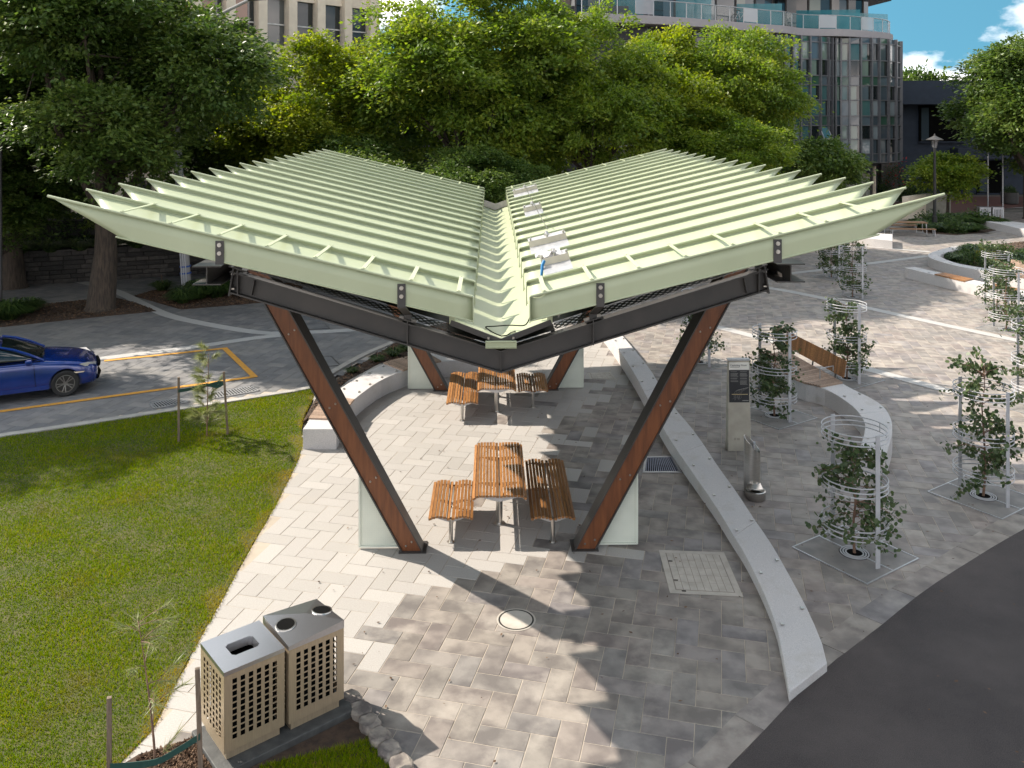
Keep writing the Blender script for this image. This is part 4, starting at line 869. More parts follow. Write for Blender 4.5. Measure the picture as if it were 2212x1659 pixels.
plant_tree('street_tree', 'tree behind the right roof blades with a rounded yellow green lower crown', (9.6, 41.5), TC, 4.2, (.85, .85, .72))
plant_tree('street_tree', 'low dark tree at the far left hanging over the old stone wall', (-20.2, 33.6), TC, 2.2, (1.05, 1.0, .63), crown_mat=M_elm)
plant_tree('street_tree', 'dark tree deep behind the middle trees, glimpsed between trunks', (-8.2, 54), TB, 2.0, (1.1, 1.1, .95), crown_mat=M_elm)
plant_tree('street_tree', 'second dark tree deep behind the widest tree', (-1.0, 53), TC, 1.0, (1.1, 1.1, 1.0), crown_mat=M_elm)
TE = tree_meshes(71, 12.5, 3.2, 6.2, M_elm, 620, 90, .30, .55, 13, .5, .8)
plant_tree('plaza_tree', 'huge dark tree with a thick trunk at the right edge before the navy building', (37.0, 61.5), TE, 1.2, (1, 1, 1), 'trees round the plaza')
plant_tree('plaza_tree', 'tall dark tree behind the thick trunked one at top right', (45.5, 70), TE, 3.3, (1.05, 1.05, 1.15), 'trees round the plaza')
plant_tree('street_tree', 'yellow green tree under the dark left end of the balcony slab', (8.4, 45), TD, 1.9, (.95, .95, .98))
TF = tree_meshes(83, 4.4, 1.7, 2.5, M_ash, 170, 80, .24, .10, 8, .45, .6)
plant_tree('plaza_tree', 'small spreading light green tree beside the black lamp post', (31.2, 62), TF, 0, (1.05, 1.05, 1.0), 'trees round the plaza')
plant_tree('plaza_tree', 'small dark tree in front of the glass facade just above the roof blades', (20.6, 57), TF, 1.7, (1.15, 1.15, 1.25), 'trees round the plaza', crown_mat=M_elm)
plant_tree('plaza_tree', 'distant tree crown peeping over the navy building roof', (52, 110), TF, .7, (1.8, 1.8, 2.9), 'trees round the plaza', crown_mat=M_elm)
def shrub_mesh(seed, r, h, n, leaf, m, strap=False, name='foliage'):
    global rng
    rng = np.random.default_rng(seed); a = rng.uniform(0, 6.28, n)
    if strap:
        base = np.stack([np.cos(a) * r * .35 * rng.random(n), np.sin(a) * r * .35 * rng.random(n), np.zeros(n)], -1); d = np.stack([np.cos(a) * rng.uniform(.2, 1.2, n), np.sin(a) * rng.uniform(.2, 1.2, n), np.ones(n)], -1); l = h * rng.uniform(.7, 1.3, n)
        d /= np.linalg.norm(d, axis=1)[:, None]; mid = base + d * l[:, None] * .6; tip = mid + np.stack([d[:, 0], d[:, 1], d[:, 2] * .1 - .25], -1) * l[:, None] * .5
        sd = np.stack([-np.sin(a), np.cos(a), np.zeros(n)], -1) * leaf
        V = np.stack([base - sd, base + sd, mid + sd, mid - sd, tip + sd * .15, tip - sd * .15], 1).reshape(-1, 3); k = np.arange(n)[:, None] * 6; Fc = np.concatenate([k + [0, 1, 2, 3], k + [3, 2, 4, 5]]); return np_mesh(name, V, Fc, m, np.tile(rng.random(n), 2))
    u = rng.normal(0, 1, (n, 3)); u[:, 2] = np.abs(u[:, 2]); u /= np.linalg.norm(u, axis=1)[:, None]; f = rng.uniform(.55, 1.05, n)[:, None] * (1 + .18 * np.sin(a * 3)[:, None])
    C = u * f * [r, r, h]; C[:, 2] += .03; D = u + rng.normal(0, .6, (n, 3)); V, Fc = leaves(C, D, leaf * rng.uniform(.7, 1.3, n), leaf * .5 * rng.uniform(.7, 1.2, n), .8)
    return np_mesh(name, V, Fc, m, rng.random(n))
def stem_mesh(h): return MB().tube([(0, 0, -.03), (.01, 0, h * .4), (-.01, .01, h * .75)], [.02, .015, .006], 5).mesh('stem', M_stem)
SHR = [shrub_mesh(5, .5, .62, 900, .10, M_hedge), shrub_mesh(6, .55, .75, 900, .022, M_hedge, True), shrub_mesh(8, .32, .42, 420, .010, M_hedge, True), shrub_mesh(9, .55, .5, 800, .09, M_yelleaf), shrub_mesh(10, .55, .6, 900, .03, M_hedge, True)]
STM = stem_mesh(.6)
def shrub(name, label, u, v, k, sc, group, z=0, rz=None, szz=1):
    x, y = P(u, v); t = thing(name, label, 'plant', (x, y, z), R.uniform(0, 6) if rz is None else rz, group); t.scale = (sc, sc, sc * szz)
    link('stem', STM, t); link('foliage', SHR[k], t); return t
g = 'shrubs in the mulch beds beside the street'
for (u, v, k, sc, lab) in ((20, 690, 1, 1.3, 'grassy clump at the left edge of the mulch beside the dark post'), (60, 676, 1, 1.0, 'grassy clump second from the left edge of the mulch'), (-40, 695, 1, 1.3, 'grassy clump hidden beyond the left edge'), (430, 645, 1, 1.3, 'dark grassy clump just right of the street pole'), (468, 642, 1, 1.25, 'dark grassy clump further right of the street pole'), (395, 655, 1, 1.0, 'dark grassy clump at the foot of the street pole'), (350, 628, 2, 1.5, 'thin upright shrub left of the street pole'), (560, 638, 1, 1.0, 'grassy clump under the left beam end'), (380, 640, 0, .6, 'leafy shrub behind the street pole base')): shrub('shrub', lab, u, v, k, sc, g)
g = 'grass tufts behind the curved seat wall'
for (u, v, sc, lab) in ((850, 770, .9, 'grass tuft nearest the kerb corner behind the seat wall'), (880, 757, .8, 'grass tuft behind the middle of the curved seat wall'), (815, 782, .7, 'grass tuft beside the left part of the curved seat wall'), (925, 742, .9, 'grass tuft behind the far left column'), (760, 806, .6, 'smallest grass tuft, left end of the curved bed')): shrub('grass_tuft', lab, u, v, 2, sc, g)
g = 'plants in the round plaza planter'
for (u, v, k, sc, lab) in ((2080, 560, 0, 1.1, 'rounded green shrub at the left end of the round planter'), (2065, 566, 4, 1.2, 'feathery shrub at the inner corner of the round planter'), (2110, 555, 4, 1.7, 'tallest pale feathery shrub in the round planter'), (2135, 565, 3, 1.5, 'yellow leafed shrub in the round planter'), (2105, 574, 0, 1.3, 'green shrub against the front wall of the round planter'), (2165, 560, 0, 1.4, 'green shrub right of the yellow one'), (2195, 570, 4, 1.4, 'feathery shrub by the right edge of the photo'), (2150, 585, 0, 1.2, 'green shrub behind the planter bench'), (2230, 560, 4, 1.4, 'shrub beyond the right edge')): shrub('shrub', lab, u, v, k, sc, g, szz=.9)
g = 'bushes round the black lamp post'
for i, (u, v, k, sc, lab) in enumerate(((1990, 494, 4, 2.0, 'low bush left of the lamp post foot'), (2015, 490, 0, 2.2, 'bush right behind the lamp post foot'), (2045, 488, 4, 2.4, 'second bush right of the lamp post'), (2075, 487, 4, 2.6, 'bright grassy bush in the middle of the far bed'), (2105, 488, 0, 2.3, 'bush in the right half of the far bed'), (2135, 489, 4, 2.2, 'bush near the right end of the far bed'), (2160, 492, 2, 2.6, 'thin bush at the right end of the far bed'), (2030, 500, 4, 1.8, 'front bush just right of the lamp post'), (2060, 503, 0, 1.7, 'front bush in the middle of the far bed'), (2095, 501, 4, 1.8, 'front bush on the right of the far bed'))): shrub('bush', lab, u, v, k, sc, g, szz=.72)
x, y = P(1932, 425); t = thing('flowering_shrub', 'red flowering crepe myrtle against the grey brick wall', 'plant', (x, y, 0)); link('stem', STM, t).scale = (2, 2, 4); link('foliage', shrub_mesh(31, 1.3, 3.4, 1500, .16, M_hedge), t); link('flowers', shrub_mesh(32, 1.5, 3.9, 130, .26, M_redfl, name='flowers'), t)
for (u, v, lab, sc) in ((1985, 440, 'dark rounded shrub before the navy wall, left of the lamp post', 2.6), (1960, 436, 'dark shrub under the red flowers', 2.0), (1900, 436, 'shrub under the sunlit blade tips at right', 2.2)): shrub('shrub', lab, u, v, 0, sc, 'shrubs by the far buildings', szz=1.2)
# hedge and strap leaf plants behind the old stone wall
for i, (x, y, lab) in enumerate(((-24.5, 38.3, 'clipped dark hedge at far left above the stone wall'), (-20.5, 39.2, 'clipped dark hedge above the stone wall, right of the first'))):
    t = thing('hedge', lab, 'hedge', (x, y, 1.2), .13, 'hedges above the stone wall'); q = rng.uniform(-1, 1, (5200, 3)); ax = rng.integers(0, 3, 5200); q[np.arange(5200), ax] = np.sign(q[np.arange(5200), ax]) * rng.uniform(.85, 1.05, 5200)
    V, Fc = leaves(q * [2.0, .6, .75] + [0, 0, .75], rng.normal(0, 1, (5200, 3)), np.full(5200, .16), np.full(5200, .10), 1.); link('foliage', np_mesh('foliage', V, Fc, M_hedge, rng.random(5200)), t); MB().box((0, 0, .7), (3.7, .9, 1.2)).build('dark_core', M_dark, t)  # solid near-black block fills the inside of the foliage
for i in range(9):
    x = -24 + i * 1.05; y = 36.55 + .403 * (x + 21.4)
    t = thing('strap_leaf_plant', ['strap leafed plant on the stone wall, leftmost of the row', 'strap leafed plant second from the left on the stone wall', 'strap leafed plant on the wall left of the dark post', 'strap leafed plant on the wall above the car roof', 'strap leafed plant on the wall left of the big trunk', 'strap leafed plant on the wall just before the big trunk', 'strap leafed plant on the wall behind the big trunk', 'strap leafed plant on the wall right of the big trunk', 'strap leafed plant on the wall, rightmost of the row'][i], 'plant', (x, y, 1.35), R.uniform(0, 6), 'strap leafed plants along the stone wall'); link('foliage', SHR[1], t); t.scale = (1.2, 1.2, 1.0)
# ------------------------------------------------------------------ caged gum trees
GR = .505
def guard_parts(root):
    a0 = math.radians(-71)
    for k in (0, 1):
        a = a0 + k * math.pi; MB().box((GR * math.cos(a) * 1.03, GR * math.sin(a) * 1.03, 1.04), (.014, .085, 2.08), rz=a).build('post', M_white, root, bevel=.003)
    ring = MB().tube([(GR * math.cos(t), GR * math.sin(t), 0) for t in np.linspace(0, 2 * math.pi, 41)[:-1]], .010, 6, closed=True).mesh('ring', M_white, True)
    for z in (2.05, 1.975, 1.90, 1.24, 1.165, 1.09, .56, .485, .41): link('ring', ring, root, (0, 0, z))
    for zt in (2.05, 1.24, .56):
        for a in (a0 + 1.57, a0 - 1.57): MB().tube([(GR * math.cos(a), GR * math.sin(a), zt), (GR * math.cos(a), GR * math.sin(a), zt - .15)], .009, 5).build('tie', M_white, root)
GAN = math.radians(34)
def grate_parts(root):
    q = Matrix.Rotation(GAN, 3, 'Z')
    MB().box((0, 0, .003), (1.36, 1.36, .004), M=q).build('paver_infill', M_blue2, root)
    for k in range(4):
        m = Matrix.Rotation(GAN + k * math.pi / 2, 3, 'Z'); MB().box(m @ Vector((0, .68, .008)), (1.38, .022, .012), M=m).build('frame', M_galv, root)
    for k in (0, 2): 
        m = Matrix.Rotation(GAN + k * math.pi / 2, 3, 'Z'); MB().box(m @ Vector((0, .45, .0085)), (.024, .44, .012), M=m).build('frame', M_galv, root)
    MB().lathe([(0, .0065), (.24, .0065)], n=28).build('soil_ring', M_black, root)
    for r in (.135, .175, .215): MB().lathe([(r - .012, .008), (r - .012, .016), (r + .012, .016), (r + .012, .008)], n=28).build('grate_ring', M_white, root)
M_blue2 = mat('inlay_stone', (.25, .232, .215), .65, scale=3, detail=8, col2=(.17, .16, .155), world=True)
def gum_meshes(seed, h, n):
    global rng
    rng = np.random.default_rng(seed); rr = random.Random(seed); b = MB(); tr = [(0, 0, -.02)] + [(rr.uniform(-.04, .04), rr.uniform(-.04, .04), h * k / 6) for k in range(1, 7)]; b.tube(tr, [.024, .022, .019, .016, .012, .008, .004], 7)
    C, N, sz = [], [], []; nb = 60
    for i in range(nb):
        f = rr.uniform(.10, 1.0); k = min(5, int(f * 6)); s = Vector(tr[k]).lerp(Vector(tr[k + 1]), f * 6 - k); a = i * 2.4 + rr.uniform(-.5, .5); l = rr.uniform(.35, .78) * (1.08 - .35 * f)
        e = s + Vector((math.cos(a) * l, math.sin(a) * l, rr.uniform(-.22, .30) * l * 1.2)); m = s.lerp(e, .5) + Vector((0, 0, .08)); b.tube([s, m, e], [.008, .005, .0025], 4)
        c = int(n / nb); t = rng.uniform(.35, 1.05, c); p = np.array(s)[None] * ((1 - t) ** 2)[:, None] + 2 * np.array(m)[None] * (t * (1 - t))[:, None] + np.array(e)[None] * (t ** 2)[:, None] + rng.normal(0, .055, (c, 3))
        C.append(p); N.append(rng.normal(0, 1, (c, 3)) + [0, -.2, .5]); sz.append(rng.uniform(.024, .050, c))
    V, Fc = round_leaves(np.concatenate(C), np.concatenate(N), np.concatenate(sz)); return b.mesh('trunk', M_stem, True), np_mesh('leaves', V, Fc, M_euc, rng.random(len(Fc)))
GM = [gum_meshes(s, h, n) for s, h, n in ((3, 1.75, 1300), (4, 2.35, 1700), (5, 2.0, 1900), (6, 2.2, 1500))]
cages = [(1846, 1195, 0, 'front tree cage, nearest the asphalt road', 'round leafed gum sapling inside the cage nearest the asphalt', 0.),
         (2124, 1072, 1, 'tree cage at the right edge with foliage spilling over its top', 'tall bushy gum sapling growing above its cage at right', 1.),
         (1673, 898, 2, 'tree cage right beside the information pillar', 'dense gum sapling beside the information pillar', 2.),
         (1829, 818, 2, 'tree cage behind the timber backed bench', 'dense gum sapling behind the timber backed bench', 4.),
         (1842, 642, 3, 'tree cage under the right beam end, the nearer of two', 'gum sapling in the nearer cage under the right beam end', 0.5),
         (1796, 599, 2, 'tree cage under the right beam end, the further of two', 'dark gum sapling in the further cage under the right beam end', 3.),
         (2173, 712, 3, 'tree cage at right in the sunlit plaza, before the low wall', 'gum sapling in the sunlit cage at right', 5.),
         (2153, 664, 1, 'tree cage standing against the low wall, behind another', 'gum sapling close to the low wall, above the sunlit one', 2.5),
         (1511, 783, 0, 'tree cage half hidden behind the right front column', 'straggling gum sapling behind the right front column', 1.5),
         (2236, 880, 1, 'tree cage cut off by the right edge of the photo', 'leafy gum sapling cut off by the right edge', .8)]
g0 = gr0 = None
for u, v, k, lg, lt, rz in cages:
    x, y = P(u, v)
    if g0 is None:
        g0 = thing('tree_guard', lg, 'tree guard', (x, y, .004), 0, 'white ring tree guards'); guard_parts(g0)
        gr0 = thing('tree_grate', 'tree grate under the ' + lg, 'tree grate', (x, y, .002), 0, 'square tree grates'); grate_parts(gr0)
    else: dup(g0, (x, y, .004), R.uniform(-.12, .12), lg); dup(gr0, (x, y, .002), 0, 'tree grate under the ' + lg)
    t = thing('gum_sapling', lt, 'sapling', (x, y, 0), rz, 'gum saplings in cages'); link('trunk', GM[k][0], t); link('leaves', GM[k][1], t)
    if (u, v) == (2124, 1072): t.scale = (1, 1, 1.05)
# ------------------------------------------------------------------ staked needle saplings on the lawn
def needle_tree(seed, h, n, lean, m=150):
    global rng
    rng = np.random.default_rng(seed); rr = random.Random(seed); b = MB(); tr = [(lean[0] * (k / 7) ** 1.5, lean[1] * (k / 7) ** 1.5, h * k / 7 - .02) for k in range(8)]; b.tube(tr, [.016, .015, .013, .011, .009, .007, .005, .002], 6); Vs = []
    for i in range(n):
        f = rr.uniform(.12, .98); k = min(6, int(f * 7)); s = Vector(tr[k]).lerp(Vector(tr[k + 1]), f * 7 - k); a = rr.uniform(0, 6.28); l = rr.uniform(.2, .55) * (1.1 - .45 * f); e = s + Vector((math.cos(a) * l, math.sin(a) * l, rr.uniform(.1, .8) * l)); b.tube([s, s.lerp(e, .5) + Vector((0, 0, .02)), e], [.005, .004, .0015], 4)
        t = rng.uniform(.3, 1.0, m)[:, None]; p = np.array(s) * (1 - t) + np.array(e) * t; d = np.array(e - s) / l * .9 + rng.normal(0, .42, (m, 3)); d /= np.linalg.norm(d, axis=1)[:, None]; ln = rng.uniform(.10, .24, m)[:, None]; sd = np.cross(d, rng.normal(0, 1, (m, 3))); sd /= np.linalg.norm(sd, axis=1)[:, None]
        Vs.append(np.stack([p - sd * .004, p + sd * .004, p + d * ln + [0, 0, -.03]], 1))
    V = np.concatenate(Vs).reshape(-1, 3); return b.mesh('trunk', M_stem, True), np_mesh('needles', V, np.arange(len(V)).reshape(-1, 3), M_needle, rng.random(len(V) // 3))
M_stake = mat('grey_stake', (.22, .165, .12), .85, scale=8, detail=7, col2=(.13, .095, .07), stretch=(8, 8, .7)); M_strap = mat('green_webbing', (.012, .06, .05), .7, scale=20)
def staked(meshes, base, stakes, labels, ties, h, sc=1.):
    t = thing('needle_sapling', labels[0], 'sapling', (*base, 0), 0, 'staked needle leaved saplings'); link('trunk', meshes[0], t); link('needles', meshes[1], t); t.scale = (sc,) * 3
    for (x, y, hh, lean), lb in zip(stakes, labels[1:3]):
        s = thing('timber_stake', lb, 'stake', (x, y, 0), R.uniform(-.4, .4), 'timber stakes beside the saplings'); s.rotation_euler = (lean[1], lean[0], .3); MB().box((0, 0, hh / 2 - .05), (.048, .048, hh + .1)).build('stake', M_stake, s, bevel=.003)
    b = MB()
    for q in ties:
        q = spline(q, 14); vs = []
        for p in q: vs += [(p[0], p[1], p[2] + .035), (p[0], p[1], p[2] - .035)]
        b.add(vs, [(2 * i, 2 * i + 1, 2 * i + 3, 2 * i + 2) for i in range(len(q) - 1)])
    o = b.build('tree_tie', M_strap, None, label=labels[3], cat='tree tie'); sd = o.modifiers.new('solid', 'SOLIDIFY'); sd.thickness = .006
bx, by = P(447, 944); s1, s2 = P(386, 956), P(492, 940)
staked(needle_tree(8, 2.05, 34, (.05, 0)), (bx, by), [(*s1, 1.42, (.0, 0)), (*s2, 1.42, (-.06, 0))], ['wispy needle leaved sapling tied between two stakes at the lawn edge', 'left timber stake of the lawn edge sapling', 'right timber stake of the lawn edge sapling', 'dark green webbing tying the lawn edge sapling to its stakes'],
       [[(s1[0], s1[1] - .03, 1.13), ((s1[0] + bx) / 2, (s1[1] + by) / 2 - .02, 1.13), (bx, by - .03, 1.16), ((s2[0] + bx) / 2, (s2[1] + by) / 2, 1.10), (s2[0] - .07, s2[1] - .03, 1.17)], [(bx, by + .03, 1.13), ((s2[0] + bx) / 2, (s2[1] + by) / 2 + .03, 1.17), (s2[0] - .07, s2[1] + .03, 1.16)]], 2.0)
bx, by = -3.75, 9.13; s2 = (-3.26, 9.08)
staked(needle_tree(15, 1.72, 16, (-.24, .10), 30), (bx, by), [(-4.28, 9.2, .87, (0, 0)), (*s2, 1.26, (-.03, 0))], ['sparse bent needle sapling at the lower left corner', 'short timber stake at the lower left corner', 'timber stake leaning in front of the flat lidded bin', 'dark green webbing from the bin side stake to the bent sapling'],
       [[(s2[0], s2[1] - .03, .56), ((s2[0] + bx) / 2, (s2[1] + by) / 2, .38), (bx + .02, by - .03, .26), (bx - .25, by, .20), (-4.25, 9.16, .16)]], 1.6)
# ------------------------------------------------------------------ blue car
M_cblue = mat('metallic_blue_paint', (.001, .026, .21), .2, .25, col2=(.001, .02, .17), spec=.6, coat=1.)
M_cglass = mat('dark_car_glass', (.012, .016, .016), .04, spec=.9); M_tyre = mat('tyre', (.018, .018, .018), .8); M_rim = mat('alloy', (.34, .33, .32), .3, .9); M_lamp = mat('lamp_glass', (.70, .68, .62), .1, .3, spec=.9); M_amber = mat('marker_lens', (.75, .62, .48), .15)
CAR = thing('parked_car', 'shiny blue car parked in the yellow lined bay, cut off by the left edge', 'car', (-12.93, 22.08, 0), math.radians(27.7))
def loft(sts, n):
    vs, fs = [], []
    for x, ring in sts: vs += [(x, y, z) for y, z in ring] + [(x, -y, z) for y, z in reversed(ring[1:-1])]
    k = 2 * n - 2
    for i in range(len(sts) - 1): fs += [(i * k + j, i * k + (j + 1) % k, (i + 1) * k + (j + 1) % k, (i + 1) * k + j) for j in range(k)]
    fs += [tuple(range(k - 1, -1, -1)), tuple((len(sts) - 1) * k + j for j in range(k))]
    return vs, fs
def sect(x, w, zb, belt, top, sh): return (x, [(0, zb), (w * .88, zb), (w * .985, zb + .13), (w * 1.0, zb + .30), (w * .975, belt - .12), (w * .955, belt - .02), (w * .90, belt + .015), (w * sh, top - .015), (0, top)])
sts = [sect(2.13, .50, .33, .58, .62, .6), sect(2.09, .68, .22, .63, .68, .62), (sect(2.0, .80, .19, .70, .74, .66)), sect(1.82, .865, .18, .78, .83, .7), sect(1.45, .90, .18, .85, .92, .72), sect(1.0, .905, .18, .90, .985, .74), sect(.72, .905, .18, .925, 1.01, .75), sect(.2, .905, .18, .935, 1.0, .78), sect(-.6, .905, .18, .95, 1.0, .78), sect(-1.3, .905, .18, .965, 1.02, .78), sect(-1.9, .88, .20, .98, 1.03, .78), sect(-2.25, .82, .24, .96, 1.0, .75), sect(-2.38, .70, .33, .85, .9, .7)]
vs, fs = loft(sts, 9); body = MB().add(vs, fs).build('body', M_cblue, CAR, smooth=True)
ss = body.modifiers.new('ss', 'SUBSURF'); ss.levels = ss.render_levels = 2
cut = []
for x in (1.36, -1.34):
    for s in (-1, 1):
        c = MB().lathe([(0, 0), (.372, 0), (.372, .5), (0, .5)], (x, s * .70 if s > 0 else -1.2, .335), 36, axis='y').build('cutter', M_black, CAR); cut.append(c)
        bo = body.modifiers.new('b', 'BOOLEAN'); bo.object = c; bo.operation = 'DIFFERENCE'; bo.solver = 'EXACT'
dg = bpy.context.evaluated_depsgraph_get(); nm = bpy.data.meshes.new_from_object(body.evaluated_get(dg)); body.modifiers.clear(); body.data = nm
for c in cut: bpy.data.objects.remove(c)
# cabin
def cs(x, wb, zb, wt, zt): return (x, [(0, zb), (wb, zb), (wb * .985, zb + (zt - zb) * .3), ((wb + wt) / 2 + .02, zb + (zt - zb) * .62), (wt + .03, zt - .05), (wt - .04, zt - .012), (0, zt + .012)])
cb = [cs(.92, .66, .95, .60, .99), cs(.62, .80, .95, .66, 1.13), cs(.25, .83, .95, .62, 1.30), cs(-.12, .84, .95, .60, 1.405), cs(-.6, .84, .95, .60, 1.43), cs(-1.1, .83, .96, .585, 1.41), cs(-1.6, .80, .97, .57, 1.30), cs(-2.1, .72, .98, .55, 1.06)]
vs, fs = loft(cb, 7); gh = MB().add(vs, fs).build('greenhouse', M_cglass, CAR, smooth=True); ss = gh.modifiers.new('ss', 'SUBSURF'); ss.levels = ss.render_levels = 2
rf = []
for x, wt, zt in ((-.05, .60, 1.392), (-.3, .60, 1.424), (-.6, .60, 1.438), (-1.1, .585, 1.418), (-1.5, .57, 1.335)):
    rf += [(x, -wt - .035, zt - .055), (x, -wt * .8, zt - .004), (x, 0, zt + .012), (x, wt * .8, zt - .004), (x, wt + .035, zt - .055)]
rfo = MB().add(rf, [(i * 5 + j, i * 5 + j + 1, i * 5 + j + 6, i * 5 + j + 5) for i in range(4) for j in range(4)]).build('roof', M_cblue, CAR, smooth=True); sd = rfo.modifiers.new('s', 'SOLIDIFY'); sd.thickness = .03
for s in (-1, 1):
    MB().tube([(.88, s * .775, .955), (.55, s * .765, 1.14), (.2, s * .705, 1.29), (-.1, s * .655, 1.37)], [.03, .035, .035, .03], 6).build('windscreen_pillar', M_cblue, CAR, smooth=True)
    MB().bar((-.42, s * .835, .97), (-.50, s * .66, 1.36), .06, .02, up=(0, 1, 0)).build('door_pillar', M_black, CAR)
    MB().tube([(.8, s * .885, .965), (-.4, s * .888, .975), (-1.6, s * .87, .99)], .012, 6).build('window_trim', M_black, CAR)
    MB().box((.55, s * .985, 1.0), (.16, .20, .125)).build('wing_mirror', M_cblue, CAR, bevel=.04)
    MB().add([(2.07, s * .50, .70), (2.05, s * .60, .645), (1.80, s * .86, .70), (1.66, s * .875, .775), (1.86, s * .80, .79)], [(0, 1, 2, 3, 4)]).build('headlight', M_lamp, CAR).location = (.012, s * .012, .012)
    MB().add([(1.78, s * .895, .575), (1.60, s * .915, .575), (1.54, s * .915, .615), (1.80, s * .895, .605)], [(0, 1, 2, 3)]).build('side_marker', M_amber, CAR).location = (0, s * .012, 0)
    MB().bar((1.0, s * .893, .30), (-.98, s * .893, .30), .05, .10).build('sill', M_cblue, CAR)
    MB().bar((.70, s * .903, .33), (.66, s * .897, .88), .008, .012, up=(0, 1, 0)).build('door_gap', M_black, CAR)
    MB().box((-.28, s * .905, .83), (.2, .03, .03)).build('door_handle', M_cblue, CAR, bevel=.008)
MB().tube([(2.135, -.42, .60), (2.16, 0, .60), (2.135, .42, .60)], .045, 6).build('grille', M_black, CAR); MB().tube([(2.09, -.62, .34), (2.16, 0, .33), (2.09, .62, .34)], .06, 6).build('air_intake', M_black, CAR)
MB().tube([(.84, -.1, 1.02), (.72, .3, 1.09)], .008, 4).tube([(.84, -.6, 1.0), (.70, -.2, 1.10)], .008, 4).build('wipers', M_black, CAR)
wt = MB().lathe([(.215, -.09), (.235, -.105), (.30, -.105), (.322, -.085), (.328, 0), (.322, .085), (.30, .105), (.235, .105), (.215, .09)], (0, 0, 0), 36, axis='y').mesh('tyre', M_tyre, True)
rb = MB(); rb.lathe([(.225, .06), (.22, -.10), (.205, -.10), (.20, .05)], (0, 0, 0), 36, axis='y'); rb.lathe([(0, -.085), (.05, -.085), (.055, -.06), (0, -.06)], (0, 0, 0), 16, axis='y')
for k in range(5):
    for d in (-.16, .16):
        a = k * 2 * math.pi / 5 + math.pi / 2; rb.bar((.04 * math.cos(a + d), -.075, .04 * math.sin(a + d)), (.21 * math.cos(a + d * 1.2), -.092, .21 * math.sin(a + d * 1.2)), .022, .02, up=(0, 1, 0))
rmesh = rb.mesh('rim', M_rim); bd = MB().lathe([(0, -.02), (.20, -.02), (.20, .02)], (0, 0, 0), 24, axis='y').mesh('brake_disc', M_steel)
for x in (1.36, -1.34):
    for s in (-1, 1):
        w = link('wheel', wt, CAR, (x, s * .80, .33)); w.rotation_euler = (0, R.uniform(0, 1), 0 if s < 0 else math.pi); link('rim', rmesh, w); link('brake_disc', bd, w)
# ------------------------------------------------------------------ poles and lamps
x, y = P(404, 637); t = thing('street_pole', 'tall grey street pole with conduits, blue bands and a curved lamp arm', 'street pole', (x, y, 0)); t.rotation_euler = (0, -.065, 0)
M_pole = mat('pole_paint', (.33, .32, .31), .6, scale=3, col2=(.26, .25, .25))
MB().tube([(0, 0, -.1), (0, 0, 9.6)], [.20, .13], 14).build('shaft', M_pole, t, smooth=True)
for dx in (-.09, 0, .09): MB().tube([(dx, -.20, .0), (dx * .8, -.165, 7.0)], .028, 6).build('conduit', M_white, t)
for z in (.85, 1.12, 1.75): MB().lathe([(.215, z), (.225, z + .02), (.22, z + .07)], n=14).build('band', mat('blue_band', (.02, .08, .35), .5) if z < 1.5 else M_steel, t)
MB().tube([(.05, -.1, 7.6), (.35, -.15, 8.4), (.9, -.2, 9.8), (1.9, -.3, 11.0), (3.4, -.4, 11.6)], .07, 8).build('lamp_arm', M_pole, t, smooth=True); MB().tube([(.05, -.05, 9.2), (.8, -.1, 10.0), (1.4, -.15, 10.5)], .05, 6).build('arm_brace', M_pole, t, smooth=True); MB().box((3.7, -.42, 11.6), (.7, .25, .12)).build('lamp_head', M_steel, t, bevel=.04)
x, y = P(5, 690); t = thing('dark_post', 'dark slim post at the far left edge of the photo', 'post', (x - .1, y, 0)); MB().tube([(0, 0, -.1), (0, 0, 6.5)], .09, 12).build('shaft', M_steel, t, smooth=True); MB().lathe([(.16, 0), (.16, .04), (.09, .06)], n=14).build('foot', M_steel, t)
x, y = P(2019, 497.6); t = thing('street_lamp', 'black lamp post with a wide hat shaped lantern among the far bushes', 'street lamp', (x, y, 0))
MB().tube([(0, 0, -.1), (0, 0, .9), (0, 0, .95), (0, 0, 5.25)], [.16, .15, .10, .07], 12).build('shaft', M_dark, t, smooth=True)
MB().lathe([(.08, 5.22), (.13, 5.28), (.24, 5.72), (.24, 5.74)], n=14).build('lantern', glass('lantern_glass', (.25, .25, .26), .2, .6), t)
for k in range(6): MB().tube([(.12 * math.cos(k * 1.047), .12 * math.sin(k * 1.047), 5.27), (.25 * math.cos(k * 1.047), .25 * math.sin(k * 1.047), 5.74)], .014, 5).build('lantern_bar', M_dark, t)
MB().lathe([(.50, 5.74), (.52, 5.78), (.22, 5.93), (.06, 6.02), (.03, 6.15), (0, 6.16)], n=20).build('hat', M_steel, t, smooth=True)
# ------------------------------------------------------------------ old stone wall along the street
wl0, wl1 = Vector((-33, 31.67)), Vector((-4, 43.44)); wd = (wl1 - wl0).normalized(); wn_ = Vector((-wd.y, wd.x)); wlen = (wl1 - wl0).length
t = thing('stone_wall', 'long dark bluestone block wall behind the street trees', 'wall', (wl0.x, wl0.y, 0), math.atan2(wd.y, wd.x))
MB().box((wlen / 2, .32, .68), (wlen, .5, 1.36)).build('core', mat('wall_mortar', (.035, .032, .03), .95), t)
for r in range(7):
    xx = R.uniform(-.3, 0); 
    while xx < wlen:
        w = R.uniform(.45, .95); x0, x1 = max(xx, 0), min(xx + w, wlen)
        if x1 - x0 > .15 and (6 < x0 < 22):
            d = R.uniform(0, .04); MB().box(((x0 + x1) / 2, .06 - d / 2, .1 + r * .195), (x1 - x0 - .025, .10 + d, .172)).build('stone', M_ystone, t, bevel=.02)
        xx += w
